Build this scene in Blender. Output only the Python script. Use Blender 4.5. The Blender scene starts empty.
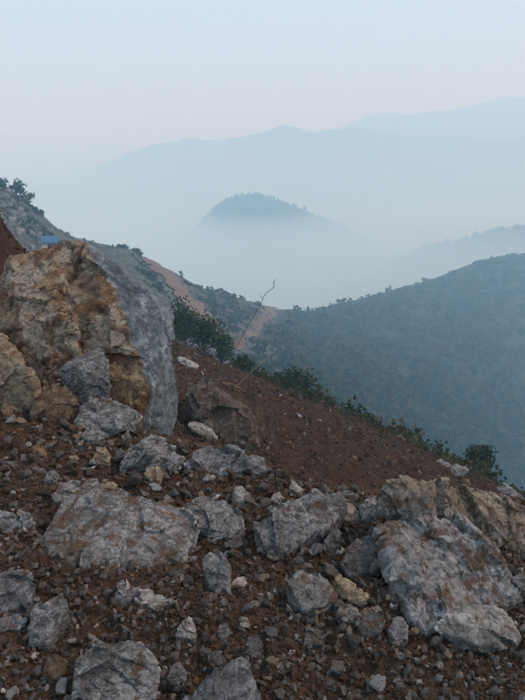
import bpy, bmesh, math, random
import numpy as np
from mathutils import Vector

# ------------------------------------------------------------------ camera, sky, sun, exposure
scene = bpy.context.scene
COL = scene.collection
CAM_Z = 1.75
PITCH = math.radians(17.0)
FPX = 606.0                      # focal length in photograph pixels (525 x 700)
cam_data = bpy.data.cameras.new('camera')
cam = bpy.data.objects.new('camera', cam_data)
COL.objects.link(cam)
cam.location = (0, 0, CAM_Z)
cam.rotation_euler = (math.pi / 2 - PITCH, 0, 0)
cam_data.sensor_fit = 'VERTICAL'
cam_data.angle = 2 * math.atan(350 / FPX)
cam_data.clip_start = 0.05
cam_data.clip_end = 20000
scene.camera = cam

SUN_EL, SUN_AZ = math.radians(46), math.radians(88)   # azimuth from +Y, positive = right of view
world = bpy.data.worlds.new('World')
scene.world = world
world.use_nodes = True
wn, wl = world.node_tree.nodes, world.node_tree.links
wn.clear()
w_out = wn.new('ShaderNodeOutputWorld')
w_bg = wn.new('ShaderNodeBackground')
w_sky = wn.new('ShaderNodeTexSky')
w_sky.sky_type = 'NISHITA'
w_sky.sun_disc = False
w_sky.sun_elevation = SUN_EL
w_sky.sun_rotation = SUN_AZ
w_sky.air_density = 1.0
w_sky.dust_density = 4.0
w_sky.ozone_density = 1.5
w_mix = wn.new('ShaderNodeMix')
w_mix.data_type = 'RGBA'
w_mix.inputs['Factor'].default_value = 0.80          # high overcast veil over the clear sky
w_mix.inputs['B'].default_value = (3.6, 4.75, 6.55, 1)
wl.new(w_sky.outputs['Color'], w_mix.inputs['A'])
wl.new(w_mix.outputs['Result'], w_bg.inputs['Color'])
w_bg.inputs['Strength'].default_value = 0.108
wl.new(w_bg.outputs['Background'], w_out.inputs['Surface'])

sun_data = bpy.data.lights.new('sun', 'SUN')
sun_data.energy = 1.5
sun_data.angle = math.radians(12)
sun_data.color = (1.0, 0.91, 0.80)
sun = bpy.data.objects.new('sun', sun_data)
COL.objects.link(sun)
sd = Vector((math.sin(SUN_AZ) * math.cos(SUN_EL), math.cos(SUN_AZ) * math.cos(SUN_EL), math.sin(SUN_EL)))
sun.rotation_euler = sd.to_track_quat('Z', 'Y').to_euler()

vs = scene.view_settings
vs.view_transform = 'Standard'
vs.look = 'None'
vs.exposure = 0.72
vs.gamma = 1.0
vs.use_curve_mapping = False
scene.render.engine = 'CYCLES'
scene.cycles.max_bounces = 12
scene.cycles.diffuse_bounces = 3
scene.cycles.volume_bounces = 6
scene.cycles.use_denoising = True

# ------------------------------------------------------------------ numeric helpers
rng = np.random.default_rng(11)
random.seed(5)
_perm = np.random.default_rng(3).permutation(256)
_perm = np.concatenate([_perm, _perm, _perm])
_grad = np.random.default_rng(4).normal(size=(256, 3))
_grad /= np.linalg.norm(_grad, axis=1)[:, None]
_rnd = np.random.default_rng(6).random((256, 4))


def _h(i):
    return _perm[_perm[_perm[i[..., 0] & 255] + (i[..., 1] & 255)] + (i[..., 2] & 255)]


def pnoise(p):
    p = np.asarray(p, float)
    i = np.floor(p).astype(int)
    f = p - i
    u = f * f * f * (f * (f * 6 - 15) + 10)
    out = 0
    for dx in (0, 1):
        for dy in (0, 1):
            for dz in (0, 1):
                o = np.array((dx, dy, dz))
                g = _grad[_h(i + o)]
                d = ((f - o) * g).sum(-1)
                w = (u[..., 0] if dx else 1 - u[..., 0]) * (u[..., 1] if dy else 1 - u[..., 1]) * (u[..., 2] if dz else 1 - u[..., 2])
                out = out + w * d
    return out * 1.5


def fbm(p, octv=4, lac=2.1, gain=0.5):
    a, s, out = 1.0, 1.0, 0
    for k in range(octv):
        out = out + a * pnoise(p * s + 17.3 * k)
        a *= gain
        s *= lac
    return out


def cellplane(p, tilt=1.0):
    """value of a random tilted plane per Voronoi cell: broken-stone facets"""
    p = np.asarray(p, float)
    i = np.floor(p).astype(int)
    best = np.full(len(p), 1e9)
    val = np.zeros(len(p))
    for dx in (-1, 0, 1):
        for dy in (-1, 0, 1):
            for dz in (-1, 0, 1):
                c = i + np.array((dx, dy, dz))
                h = _h(c)
                q = c + _rnd[h][:, :3]
                d = p - q
                dd = (d * d).sum(1)
                v = (d * _grad[(h * 7 + 3) & 255]).sum(1) * tilt + (_rnd[h][:, 3] - .5)
                m = dd < best
                best[m] = dd[m]
                val[m] = v[m]
    return val


CP, SP = math.cos(PITCH), math.sin(PITCH)


def ray(px, py):
    """direction through a photograph pixel, scaled so that y (forward) = 1"""
    px = np.asarray(px, float)
    py = np.asarray(py, float)
    a = (px - 262.5) / FPX
    b = -(py - 350) / FPX
    y = CP + b * SP
    z = -SP + b * CP
    return np.stack([a / y, np.ones_like(y), z / y], -1)


def at(px, py, Y):
    Y = np.asarray(Y, float)
    return np.array((0, 0, CAM_Z)) + ray(px, py) * Y[..., None]


# ------------------------------------------------------------------ ground shapes
LIP = [(-400, 402), (0, 402), (60, 412), (130, 428), (178, 440), (215, 446), (262, 463), (300, 484), (345, 490), (380, 492), (405, 484), (437, 482), (470, 486), (500, 497), (540, 505), (700, 530), (900, 560)]


def plateau0(x, y):
    return -0.05 * x - 0.035 * np.maximum(x, 0) ** 2 * 0.5 + 0.03 * np.maximum(y - 2.5, 0)


def hit(px, py, h=0.0, f=None, t0=0.4, t1=14.0):
    """first point where the pixel's ray meets the rubble surface raised by h"""
    f = f or plateau0
    d = ray(px, py)
    t = np.linspace(t0, t1, 1400)
    P = np.array((0, 0, CAM_Z)) + d[None, :] * t[:, None]
    below = P[:, 2] < f(P[:, 0], P[:, 1]) + h
    k = int(np.argmax(below)) if below.any() else 1399
    return P[k]


LIPW = np.array([hit(a, b) for a, b in LIP])
LIPW[0] = (-5.0, 4.6, 0)
LIPW = LIPW[np.argsort(LIPW[:, 0])]


def plateau(x, y):
    x = np.asarray(x, float)
    y = np.asarray(y, float)
    s = y - np.interp(x, LIPW[:, 0], LIPW[:, 1])
    s = np.maximum(s + 0.05, 0)
    drop = 0.75 * np.sqrt(s * s + 0.04) - 0.15
    return plateau0(x, y) - np.where(s > 0, np.maximum(drop, 0), 0)


PA, PB, PC = at(180, 345, 30.0), at(525, 492, 17.0), at(300, 478, 8.5)
_c = np.linalg.solve(np.array([[1, p[0], p[1]] for p in (PA, PB, PC)]), np.array([p[2] for p in (PA, PB, PC)]))
SIL = [(-300, 250), (0, 300), (120, 322), (160, 336), (180, 345), (200, 353), (240, 369), (280, 389), (330, 408), (380, 430), (430, 451), (470, 471), (500, 486), (525, 496), (600, 530), (760, 590)]
_sil = []
for a, b in SIL:
    d = ray(a, b)
    t = (_c[0] - CAM_Z) / (d[2] - _c[1] * d[0] - _c[2] * d[1])
    if t < 0 or t > 45:
        t = 45
    _sil.append((math.atan2(d[0], 1.0), t * math.hypot(d[0], 1)))
_sil = np.array(_sil)


_b = at(6, 236, 9.0)
BANK = (_b[2] - (_c[0] + _c[1] * _b[0] + _c[2] * _b[1])) / math.exp(-((_b[0] + 5.6) / 1.9) ** 2)


def slope(x, y):
    x = np.asarray(x, float)
    y = np.asarray(y, float)
    z = _c[0] + _c[1] * x + _c[2] * y
    r = np.hypot(x, y)
    s = r - np.interp(np.arctan2(x, y), _sil[:, 0], _sil[:, 1])
    sp = np.maximum(s, 0)
    z = z - 0.02 * sp ** 2 - 0.42 * sp
    # bank of loose earth behind the big boulder on the left
    z = z + BANK * np.exp(-((x + 5.6) / 1.9) ** 2 - ((y - 9.0) / 2.2) ** 2) * (1 + 0.16 * fbm(np.stack([x * 1.1, y * 1.1, 0 * x], -1) + 2.5, 4))
    p = np.stack([x * .35, y * .35, np.zeros_like(x)], -1)
    z = z + 0.22 * fbm(p, 3) * np.clip((r - 4) / 8, 0, 1)
    return z


# ------------------------------------------------------------------ object helpers
def link(o, parent=None):
    COL.objects.link(o)
    if parent is not None:
        o.parent = parent
    return o


def tag(o, label=None, cat=None, group=None, kind=None):
    if label:
        o['label'] = label
    if cat:
        o['category'] = cat
    if group:
        o['group'] = group
    if kind:
        o['kind'] = kind
    return o


def mesh_np(name, V, F, mat=None, smooth=False, colors=None, attrs=None):
    """V (n,3); F (m,k) int array with k = 3 or 4"""
    V = np.asarray(V, np.float32)
    F = np.asarray(F, np.int32)
    me = bpy.data.meshes.new(name)
    me.vertices.add(len(V))
    me.vertices.foreach_set('co', V.ravel())
    k = F.shape[1]
    me.loops.add(F.size)
    me.loops.foreach_set('vertex_index', F.ravel())
    me.polygons.add(len(F))
    me.polygons.foreach_set('loop_start', np.arange(0, F.size, k, dtype=np.int32))
    me.polygons.foreach_set('loop_total', np.full(len(F), k, np.int32))
    me.update(calc_edges=True)
    me.polygons.foreach_set('use_smooth', np.full(len(F), smooth, bool))
    if colors is not None:
        at_ = me.color_attributes.new('tint', 'FLOAT_COLOR', 'POINT')
        c = np.ones((len(V), 4), np.float32)
        c[:, :3] = colors
        at_.data.foreach_set('color', c.ravel())
    for nm, arr in (attrs or {}).items():
        a_ = me.attributes.new(nm, 'FLOAT', 'POINT')
        a_.data.foreach_set('value', np.asarray(arr, np.float32))
    if mat:
        me.materials.append(mat)
    return me


def grid_faces(nu, nv):
    a = np.arange(nu * nv).reshape(nu, nv)
    return np.stack([a[:-1, :-1].ravel(), a[1:, :-1].ravel(), a[1:, 1:].ravel(), a[:-1, 1:].ravel()], -1)


# ------------------------------------------------------------------ materials
class NT:
    def __init__(self, name):
        self.m = bpy.data.materials.new(name)
        self.m.use_nodes = True
        self.t = self.m.node_tree
        self.t.nodes.clear()
        self.out = self.t.nodes.new('ShaderNodeOutputMaterial')
        self.bsdf = self.t.nodes.new('ShaderNodeBsdfPrincipled')
        self.t.links.new(self.bsdf.outputs[0], self.out.inputs['Surface'])
        self.bsdf.inputs['Specular IOR Level'].default_value = 0.25

    def n(self, kind, **kw):
        o = self.t.nodes.new(kind)
        for k, v in kw.items():
            if isinstance(k, str) and hasattr(o, k):
                setattr(o, k, v)
        return o

    def l(self, a, b):
        self.t.links.new(a, b)

    def val(self, sock, v):
        if hasattr(v, 'default_value') or hasattr(v, 'is_linked'):
            self.l(v, sock)
        else:
            sock.default_value = v

    def coords(self, objspace=True):
        if objspace:
            tc = self.n('ShaderNodeTexCoord')
            oi = self.n('ShaderNodeObjectInfo')
            ad = self.n('ShaderNodeVectorMath', operation='ADD')
            mu = self.n('ShaderNodeMath', operation='MULTIPLY')
            self.l(oi.outputs['Random'], mu.inputs[0])
            mu.inputs[1].default_value = 37.0
            self.l(tc.outputs['Object'], ad.inputs[0])
            self.l(mu.outputs[0], ad.inputs[1])
            return ad.outputs[0]
        return self.n('ShaderNodeNewGeometry').outputs['Position']

    def scale(self, vec, s):
        m = self.n('ShaderNodeMapping')
        m.inputs['Scale'].default_value = s if hasattr(s, '__len__') else (s, s, s)
        self.l(vec, m.inputs['Vector'])
        return m.outputs[0]

    def noise(self, vec, sc, det=5, rough=0.6, dist=0.0):
        o = self.n('ShaderNodeTexNoise')
        o.inputs['Scale'].default_value = sc
        o.inputs['Detail'].default_value = det
        o.inputs['Roughness'].default_value = rough
        o.inputs['Distortion'].default_value = dist
        self.l(vec, o.inputs['Vector'])
        return o.outputs['Fac']

    def ramp(self, fac, stops):
        o = self.n('ShaderNodeValToRGB')
        el = o.color_ramp.elements
        while len(el) < len(stops):
            el.new(0.5)
        for e, (p, c) in zip(el, stops):
            e.position = p
            e.color = (c, c, c, 1) if not hasattr(c, '__len__') else (*c, 1)
        self.l(fac, o.inputs['Fac'])
        return o.outputs['Color']

    def mix(self, fac, a, b, blend='MIX'):
        o = self.n('ShaderNodeMix')
        o.data_type = 'RGBA'
        o.blend_type = blend
        for s, v in (('Factor', fac), ('A', a), ('B', b)):
            if isinstance(v, tuple):
                v = (*v, 1)
            self.val(o.inputs[s], v)
        return o.outputs['Result']

    def math(self, op, a, b=0.0, clamp=False):
        o = self.n('ShaderNodeMath', operation=op)
        o.use_clamp = clamp
        self.val(o.inputs[0], a)
        self.val(o.inputs[1], b)
        return o.outputs[0]

    def bump(self, hgt, dist, strength=1.0, prev=None):
        o = self.n('ShaderNodeBump')
        o.inputs['Distance'].default_value = dist
        o.inputs['Strength'].default_value = strength
        self.l(hgt, o.inputs['Height'])
        if prev is not None:
            self.l(prev, o.inputs['Normal'])
        return o.outputs[0]

    def done(self, color, rough=0.9, normal=None):
        self.val(self.bsdf.inputs['Base Color'], (*color, 1) if isinstance(color, tuple) else color)
        self.val(self.bsdf.inputs['Roughness'], rough)
        if normal is not None:
            self.l(normal, self.bsdf.inputs['Normal'])
        return self.m

    def attr(self, name):
        o = self.n('ShaderNodeAttribute')
        o.attribute_name = name
        return o


BROWN = (0.105, 0.060, 0.034)
RUST = (0.16, 0.080, 0.035)
OCHRE = (0.30, 0.205, 0.10)


def rock_mat(name, dark, light, vein=0.6, stain=0.35, stain_col=BROWN, k=1.0):
    dark, light = tuple(c * 1.02 for c in dark), tuple(c * 1.38 for c in light)
    m = NT(name)
    co = m.coords()
    big = m.noise(co, 4.5 * k, 5, 0.6, 0.5)
    mid = m.noise(m.scale(co, (1, 1, 1.9)), 21 * k, 7, 0.74, 0.5)
    grit = m.noise(co, 95 * k, 5, 0.8)
    fine = m.noise(co, 260, 2, 0.7)
    col = m.mix(m.ramp(mid, [(0.41, 0.0), (0.59, 1.0)]), dark, light)
    col = m.mix(m.math('MULTIPLY', m.ramp(big, [(0.40, 1.0), (0.58, 0.0)]), 0.55), col, tuple(c * .62 for c in dark))
    col = m.mix(m.math('MULTIPLY', m.ramp(grit, [(0.36, 1.0), (0.50, 0.0)]), 0.55), col, tuple(c * .42 for c in dark))
    # pale chips and bruises, calcite veins
    pale = m.ramp(m.noise(co, 34 * k, 8, 0.82, 0.8), [(0.585, 0.0), (0.66, 1.0)])
    col = m.mix(m.math('MULTIPLY', pale, 0.55), col, tuple(min(1, c * 1.7 + .05) for c in light))
    geo = m.n('ShaderNodeNewGeometry')
    chip = m.math('MULTIPLY', m.ramp(geo.outputs['Pointiness'], [(0.525, 0.0), (0.60, 1.0)]), m.ramp(m.noise(co, 16 * k, 5, .75), [(0.44, 0.0), (0.58, 0.8)]))
    col = m.mix(chip, col, tuple(min(1, c * 1.8 + .05) for c in light))
    v1 = m.math('ABSOLUTE', m.math('SUBTRACT', m.noise(m.scale(co, (1, .5, 1.3)), 7 * k, 6, 0.62, 1.4), 0.5))
    v2 = m.math('ABSOLUTE', m.math('SUBTRACT', m.noise(m.scale(co, (.5, 1.3, 1)), 17 * k, 5, 0.6, 0.8), 0.5))
    gate = m.ramp(m.noise(co, 8 * k, 3), [(0.44, 0.0), (0.56, 1.0)])
    veins = m.math('ADD', m.ramp(v1, [(0.0, 1.0), (0.014, 0.0)]), m.math('MULTIPLY', m.ramp(v2, [(0.0, 1.0), (0.012, 0.0)]), 0.8), True)
    veins = m.math('MULTIPLY', m.math('MULTIPLY', veins, gate), vein)
    col = m.mix(veins, col, (0.52, 0.51, 0.49))
    # soil clinging to ledges and in patches
    nz = m.n('ShaderNodeSeparateXYZ')
    m.l(geo.outputs['Normal'], nz.inputs[0])
    soil = m.noise(co, 10 * k, 8, 0.76, 0.6)
    soil = m.math('ADD', soil, m.math('MULTIPLY', nz.outputs['Z'], 0.07))
    t = 0.70 - stain * .30
    soil = m.ramp(soil, [(t, 0.0), (t + .07, 1.0)])
    soil = m.math('ADD', m.math('MULTIPLY', soil, 0.88), m.attr('stain').outputs['Fac'], True)
    scol = m.mix(m.ramp(m.noise(co, 55 * k, 6, .78), [(0.38, 0.0), (0.62, 1.0)]), tuple(c * .45 for c in stain_col), tuple(min(1, c * 1.5) for c in stain_col))
    col = m.mix(soil, col, scol)
    nrm = m.bump(mid, 0.022 / k, 1.0)
    nrm = m.bump(grit, 0.007 / k, 1.0, nrm)
    nrm = m.bump(fine, 0.0025, 0.8, nrm)
    return m.done(col, 0.88, nrm)


M = {}
M['grey'] = rock_mat('grey_limestone', (0.080, 0.079, 0.074), (0.262, 0.260, 0.246), 0.9, 0.34)
M['bluegrey'] = rock_mat('bluish_limestone', (0.074, 0.076, 0.076), (0.225, 0.230, 0.226), 0.95, 0.26)
M['pale'] = rock_mat('pale_limestone', (0.19, 0.18, 0.16), (0.41, 0.39, 0.35), 0.5, 0.30)
M['dark'] = rock_mat('dark_limestone', (0.050, 0.047, 0.045), (0.160, 0.152, 0.142), 0.75, 0.40)
M['brown'] = rock_mat('earth_stained_rock', (0.075, 0.050, 0.032), (0.22, 0.155, 0.098), 0.1, 0.50, BROWN)
M['tan'] = rock_mat('ochre_rock', (0.19, 0.145, 0.095), (0.40, 0.320, 0.215), 0.15, 0.38, RUST)
M['pink'] = rock_mat('pinkish_stone', (0.32, 0.25, 0.21), (0.50, 0.42, 0.365), 0.3, 0.1)
M['slab'] = rock_mat('soil_smeared_limestone', (0.095, 0.090, 0.080), (0.280, 0.280, 0.268), 0.95, 0.47, (0.130, 0.070, 0.034))


def soil_mat(name, a, b, c, bump=0.02, k=1.0):
    m = NT(name)
    co = m.coords(False)
    n1 = m.noise(co, 2.2 * k, 6, 0.65, 0.3)
    n2 = m.noise(co, 28 * k, 5, 0.7)
    col = m.mix(m.ramp(n1, [(0.36, 0.0), (0.64, 1.0)]), a, b)
    col = m.mix(m.ramp(n2, [(0.45, 0.0), (0.7, 1.0)]), col, c)
    nrm = m.bump(n2, bump, 1.0)
    nrm = m.bump(m.noise(co, 110 * k, 4, 0.75), bump * .3, 0.9, nrm)
    return m.done(col, 0.95, nrm)


M['rubble_soil'] = soil_mat('rubble_soil', (0.050, 0.031, 0.019), (0.120, 0.064, 0.030), (0.125, 0.098, 0.070), 0.035, 1.6)
M['slope_soil'] = soil_mat('slope_soil', (0.030, 0.015, 0.009), (0.092, 0.041, 0.021), (0.120, 0.074, 0.046), 0.20, 0.9)


def tint_mat(name, rough=0.92, bump=0.006, sc=120, dust=None):
    m = NT(name)
    co = m.coords(False)
    n = m.noise(co, sc, 4, 0.7)
    mul = m.mix(1.0, m.attr('tint').outputs['Color'], m.ramp(n, [(0.3, 0.55), (0.7, 1.05)]), 'MULTIPLY')
    if dust:
        d = m.ramp(m.noise(co, sc * .35, 6, 0.75), [(0.44, 0.0), (0.60, 0.85)])
        mul = m.mix(d, mul, m.mix(n, tuple(c * .6 for c in dust), tuple(c * 1.3 for c in dust)))
    return m.done(mul, rough, m.bump(n, bump, 0.9))


M['crumbs'] = tint_mat('loose_crumbs', 0.95, 0.008, 150, (0.085, 0.052, 0.030))
M['clods'] = tint_mat('slope_clods', 0.95, 0.03, 25)
M['far_rock'] = tint_mat('hillside_rock', 0.95, 0.2, 1.2)


def leaf_mat(name):
    m = NT(name)
    m.t.nodes.remove(m.bsdf)
    d = m.n('ShaderNodeBsdfDiffuse')
    t = m.n('ShaderNodeBsdfTranslucent')
    mx = m.n('ShaderNodeMixShader')
    mx.inputs[0].default_value = 0.25
    m.l(m.attr('tint').outputs['Color'], d.inputs['Color'])
    m.l(m.attr('tint').outputs['Color'], t.inputs['Color'])
    m.l(d.outputs[0], mx.inputs[1])
    m.l(t.outputs[0], mx.inputs[2])
    m.l(mx.outputs[0], m.out.inputs['Surface'])
    return m.m


M['leaf'] = leaf_mat('leaves')
M['bark'] = NT('bark').done((0.07, 0.055, 0.042), 0.9)
M['straw'] = NT('dry_straw').done((0.34, 0.265, 0.16), 0.8)
M['deadwood'] = NT('dead_twig').done((0.075, 0.05, 0.04), 0.85)


def hill_mat():
    m = NT('scrub_hillside')
    co = m.coords(False)
    n1 = m.noise(co, 0.05, 6, 0.65, 0.5)
    n2 = m.noise(co, 0.6, 5, 0.7)
    ground = m.mix(m.ramp(n2, [(0.4, 0.0), (0.62, 1.0)]), (0.018, 0.025, 0.017), (0.036, 0.040, 0.028))
    rocky = m.mix(m.ramp(n2, [(0.42, 0.0), (0.58, 1.0)]), (0.032, 0.035, 0.026), (0.110, 0.108, 0.100))
    g = m.math('MULTIPLY', m.attr('rocky').outputs['Fac'], 1.0)
    f = m.ramp(m.math('ADD', g, m.math('MULTIPLY', m.math('SUBTRACT', n1, 0.5), 1.6)), [(0.35, 0.0), (0.6, 1.0)])
    col = m.mix(f, ground, rocky)
    return m.done(col, 0.95, m.bump(n2, 0.8, 0.8))


M['hill'] = hill_mat()


def wood_mat():
    m = NT('far_woodland')
    co = m.coords(False)
    n1 = m.noise(co, 0.12, 5, 0.7)
    col = m.mix(m.ramp(n1, [(0.35, 0.0), (0.65, 1.0)]), (0.030, 0.040, 0.024), (0.075, 0.080, 0.050))
    return m.done(col, 0.95, m.bump(n1, 3.0, 1.0))


M['wood'] = wood_mat()
M['road'] = soil_mat('dirt_road', (0.125, 0.078, 0.058), (0.17, 0.108, 0.080), (0.19, 0.14, 0.11), 0.3, 0.06)
M['valley'] = soil_mat('valley_floor', (0.050, 0.055, 0.032), (0.085, 0.085, 0.050), (0.11, 0.10, 0.07), 0.5, 0.01)

# ------------------------------------------------------------------ the setting
def struct(name, me, mat=None):
    o = bpy.data.objects.new(name, me)
    return tag(link(o), kind='structure')


def build_ground():
    xs = np.arange(-4.6, 4.2, 0.024)
    ys = np.concatenate([np.arange(-1.2, 0.9, 0.06), np.arange(0.9, 6.2, 0.024)])
    X, Y = np.meshgrid(xs, ys, indexing='ij')
    x, y = X.ravel(), Y.ravel()
    z = plateau(x, y)
    p = np.stack([x, y, z * 0], -1)
    z = z + 0.050 * fbm(p * 1.9, 3) + 0.022 * fbm(p * 7 + 5, 3) + 0.016 * cellplane(p * 13 + np.array((0, 0, .3)), 1.1) + 0.012 * fbm(p * 24, 2)
    me = mesh_np('rubble_ground', np.stack([x, y, z - 0.02], -1), grid_faces(len(xs), len(ys)), M['rubble_soil'])
    struct('rubble_ground', me)
    # earth slope: polar grid about the viewer
    th = np.linspace(-0.95, 0.85, 280)
    rr = np.exp(np.linspace(math.log(3.2), math.log(75), 300))
    T, R = np.meshgrid(th, rr, indexing='ij')
    x, y = (np.sin(T) * R).ravel(), (np.cos(T) * R).ravel()
    z = slope(x, y)
    p = np.stack([x, y, z * 0], -1)
    z = z + 0.15 * fbm(p * np.array((1.3, .7, 1)), 4) + 0.05 * cellplane(p * 3.5 + np.array((0, 0, .4)), 1.2)
    me = mesh_np('earth_slope', np.stack([x, y, z], -1), grid_faces(len(th), len(rr)), M['slope_soil'])
    struct('earth_slope', me)


build_ground()

# -- hillside across the ravine: quarry hill on the left running into the wooded slope on the right
TOP = np.array([(-260, 130), (-120, 152), (0, 187), (15, 193), (30, 206), (60, 231), (75, 238), (100, 244), (130, 250), (150, 262), (170, 270), (200, 286), (230, 298), (260, 305), (285, 309), (310, 311), (335, 304), (358, 299), (390, 291), (430, 279), (480, 261), (500, 256), (525, 253), (600, 240), (760, 232)], float)
BOT = np.array([(-260, 330), (120, 345), (180, 375), (240, 400), (330, 440), (430, 490), (525, 530), (760, 620)], float)
DT = np.array([(-260, 110), (0, 150), (150, 200), (230, 250), (285, 300), (335, 400), (400, 470), (525, 540), (760, 600)], float)
DB = np.array([(-260, 45), (0, 60), (180, 75), (240, 90), (300, 105), (400, 135), (525, 170), (760, 200)], float)


def hillside(px, s, rough=True):
    px = np.asarray(px, float)
    s = np.asarray(s, float)
    yt = np.interp(px, TOP[:, 0], TOP[:, 1])
    yb = np.interp(px, BOT[:, 0], BOT[:, 1])
    dt = np.interp(px, DT[:, 0], DT[:, 1])
    db = np.interp(px, DB[:, 0], DB[:, 1])
    py = yb + (yt - yb) * np.minimum(s, 1)
    D = np.exp(np.log(db) + (np.log(dt) - np.log(db)) * s ** 1.25)
    P = at(px, py, D)
    over = np.maximum(s - 1, 0)
    P[..., 2] -= over * dt * 0.9
    if rough:
        n = fbm(P * 0.028, 4) * 3.0 + 1.1 * fbm(P * 0.16 + 9, 3)
        fade = np.clip(np.minimum((1.02 - s) * 9, 1), 0.22, 1)
        P[..., 2] += n * fade * np.clip(D / 160, .5, 1.6)
    return P


def hill_s(px, py):
    yt = np.interp(px, TOP[:, 0], TOP[:, 1])
    yb = np.interp(px, BOT[:, 0], BOT[:, 1])
    return np.clip((yb - py) / (yb - yt), 0, 1)


def rockiness(px, py):
    """how bare and stony the quarry hill is"""
    g = np.clip((310 - px) / 60, 0, 1)
    return 0.75 * g


def build_hillside():
    px = np.linspace(-260, 760, 300)
    s = np.concatenate([np.linspace(0, 1, 130), np.linspace(1.02, 1.5, 14)])
    A, S = np.meshgrid(px, s, indexing='ij')
    P = hillside(A.ravel(), S.ravel())
    rocky = rockiness(A.ravel(), None)
    me = mesh_np('far_hillside', P, grid_faces(len(px), len(s)), M['hill'], True, attrs={'rocky': rocky})
    struct('far_hillside', me)
    for nm, pts in (('dirt_road', [(147, 260, 4), (157, 269, 8), (168, 280, 9), (179, 293, 10), (190, 307, 10), (201, 322, 9), (212, 336, 8)]),
                    ('hill_track', [(284, 304, 2), (272, 309, 5), (268, 318, 6), (265, 326, 6), (255, 335, 6), (243, 346, 6), (226, 358, 6)])):
        pts = np.array(pts, float)
        t = np.linspace(0, len(pts) - 1, 60)
        cx, cy, w = (np.interp(t, np.arange(len(pts)), pts[:, k]) for k in range(3))
        w = w * (1 + 0.3 * np.sin(t * 5.0) + 0.2 * np.sin(t * 13.0))
        cx = cx + 1.2 * np.sin(t * 3.1)
        u = np.linspace(-1, 1, 7)
        A = cx[:, None] + w[:, None] * u[None, :]
        B = np.repeat(cy[:, None], 7, 1)
        sv = hill_s(A.ravel(), B.ravel())
        P = hillside(A.ravel(), sv)
        P[:, 2] += 0.55
        struct(nm, mesh_np(nm, P, grid_faces(60, 7), M['road'], True))


build_hillside()


def ridge(name, sil, D, depth, base, mat, rough, steps=220, kind='structure', fs=0.01, crest_n=0.18):
    """a mountain whose crest follows the given skyline at distance D"""
    sil = np.array(sil, float)
    px = np.linspace(sil[0, 0], sil[-1, 0], steps)
    py = np.interp(px, sil[:, 0], sil[:, 1])
    crest = at(px, py, np.full(steps, float(D)))
    v = np.linspace(-1, 1, 61)
    V = []
    for k, q in enumerate(v):
        P = crest.copy()
        P[:, 0] *= (D + q * depth) / D
        P[:, 1] += q * depth
        prof = np.maximum(1 - abs(q) ** 1.35, 0)
        P[:, 2] = base + (crest[:, 2] - base) * prof
        V.append(P)
    V = np.array(V).transpose(1, 0, 2).reshape(-1, 3)
    amp = np.tile(np.clip(np.abs(v) * 3, crest_n, 1), steps)
    V[:, 2] += rough * amp * fbm(V * fs, 5) + rough * 0.10 * fbm(V * fs * 9, 3)
    return tag(link(bpy.data.objects.new(name, mesh_np(name, V, grid_faces(steps, 61), mat, True))), kind=kind)


ridge('wooded_knoll', [(20, 320), (100, 294), (150, 272), (180, 245), (200, 226), (216, 209), (229, 200), (242, 197), (258, 196), (272, 199), (286, 205), (304, 213), (332, 224), (364, 238), (405, 262), (460, 300)], 1220, 380, -300, M['wood'], 9, 260, fs=0.014)
ridge('right_ridge', [(330, 300), (380, 268), (420, 250), (445, 243), (470, 239), (495, 232), (525, 227), (600, 212), (760, 205)], 1000, 220, -260, M['wood'], 10, 220, fs=0.016)
ridge('far_mountain', [(-500, 200), (-200, 195), (0, 186), (60, 175), (110, 160), (150, 147), (185, 139), (210, 140), (235, 139), (262, 133), (280, 127), (292, 125), (305, 129), (322, 131), (340, 130), (360, 127), (390, 133), (430, 135), (480, 140), (540, 138), (700, 130), (1000, 150)], 2350, 700, -300, M['wood'], 26, 420, fs=0.007, crest_n=0.42)
ridge('farther_mountain', [(-400, 215), (0, 205), (200, 188), (260, 168), (300, 147), (335, 130), (352, 121), (372, 115), (392, 113), (410, 116), (430, 112), (455, 109), (480, 104), (505, 98), (530, 96), (600, 88), (800, 110), (1100, 140)], 3000, 700, -300, M['wood'], 30, 420, fs=0.006, crest_n=0.42)

# the valley floor, one sheet out to the horizon
xs = np.linspace(-4300, 4300, 60)
ys = np.linspace(-600, 4600, 60)
X, Y = np.meshgrid(xs, ys, indexing='ij')
P = np.stack([X.ravel(), Y.ravel(), -225 + 12 * fbm(np.stack([X.ravel(), Y.ravel(), 0 * X.ravel()], -1) * .003, 3)], -1)
struct('valley_ground', mesh_np('valley_ground', P, grid_faces(60, 60), M['valley'], True))

# ------------------------------------------------------------------ stones
def hull_mesh(points, vox=None):
    """convex hulls (a list of point lists) joined and remeshed into one closed skin"""
    bm = bmesh.new()
    for pts in points:
        b2 = bmesh.new()
        for p in pts:
            b2.verts.new(p)
        r = bmesh.ops.convex_hull(b2, input=b2.verts[:])
        bad = list({g for g in r['geom_interior'] + r['geom_unused'] if isinstance(g, bmesh.types.BMVert)})
        if bad:
            bmesh.ops.delete(b2, geom=bad, context='VERTS')
        bmesh.ops.recalc_face_normals(b2, faces=b2.faces[:])
        t = bpy.data.meshes.new('t')
        b2.to_mesh(t)
        b2.free()
        bm.from_mesh(t)
        bpy.data.meshes.remove(t)
    me = bpy.data.meshes.new('stone')
    bm.to_mesh(me)
    bm.free()
    if vox:
        o = bpy.data.objects.new('tmp', me)
        COL.objects.link(o)
        md = o.modifiers.new('r', 'REMESH')
        md.mode = 'VOXEL'
        md.voxel_size = vox
        dg = bpy.context.evaluated_depsgraph_get()
        ev = o.evaluated_get(dg)
        me2 = bpy.data.meshes.new_from_object(ev, depsgraph=dg)
        bpy.data.objects.remove(o)
        bpy.data.meshes.remove(me)
        me = me2
    return me


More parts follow.
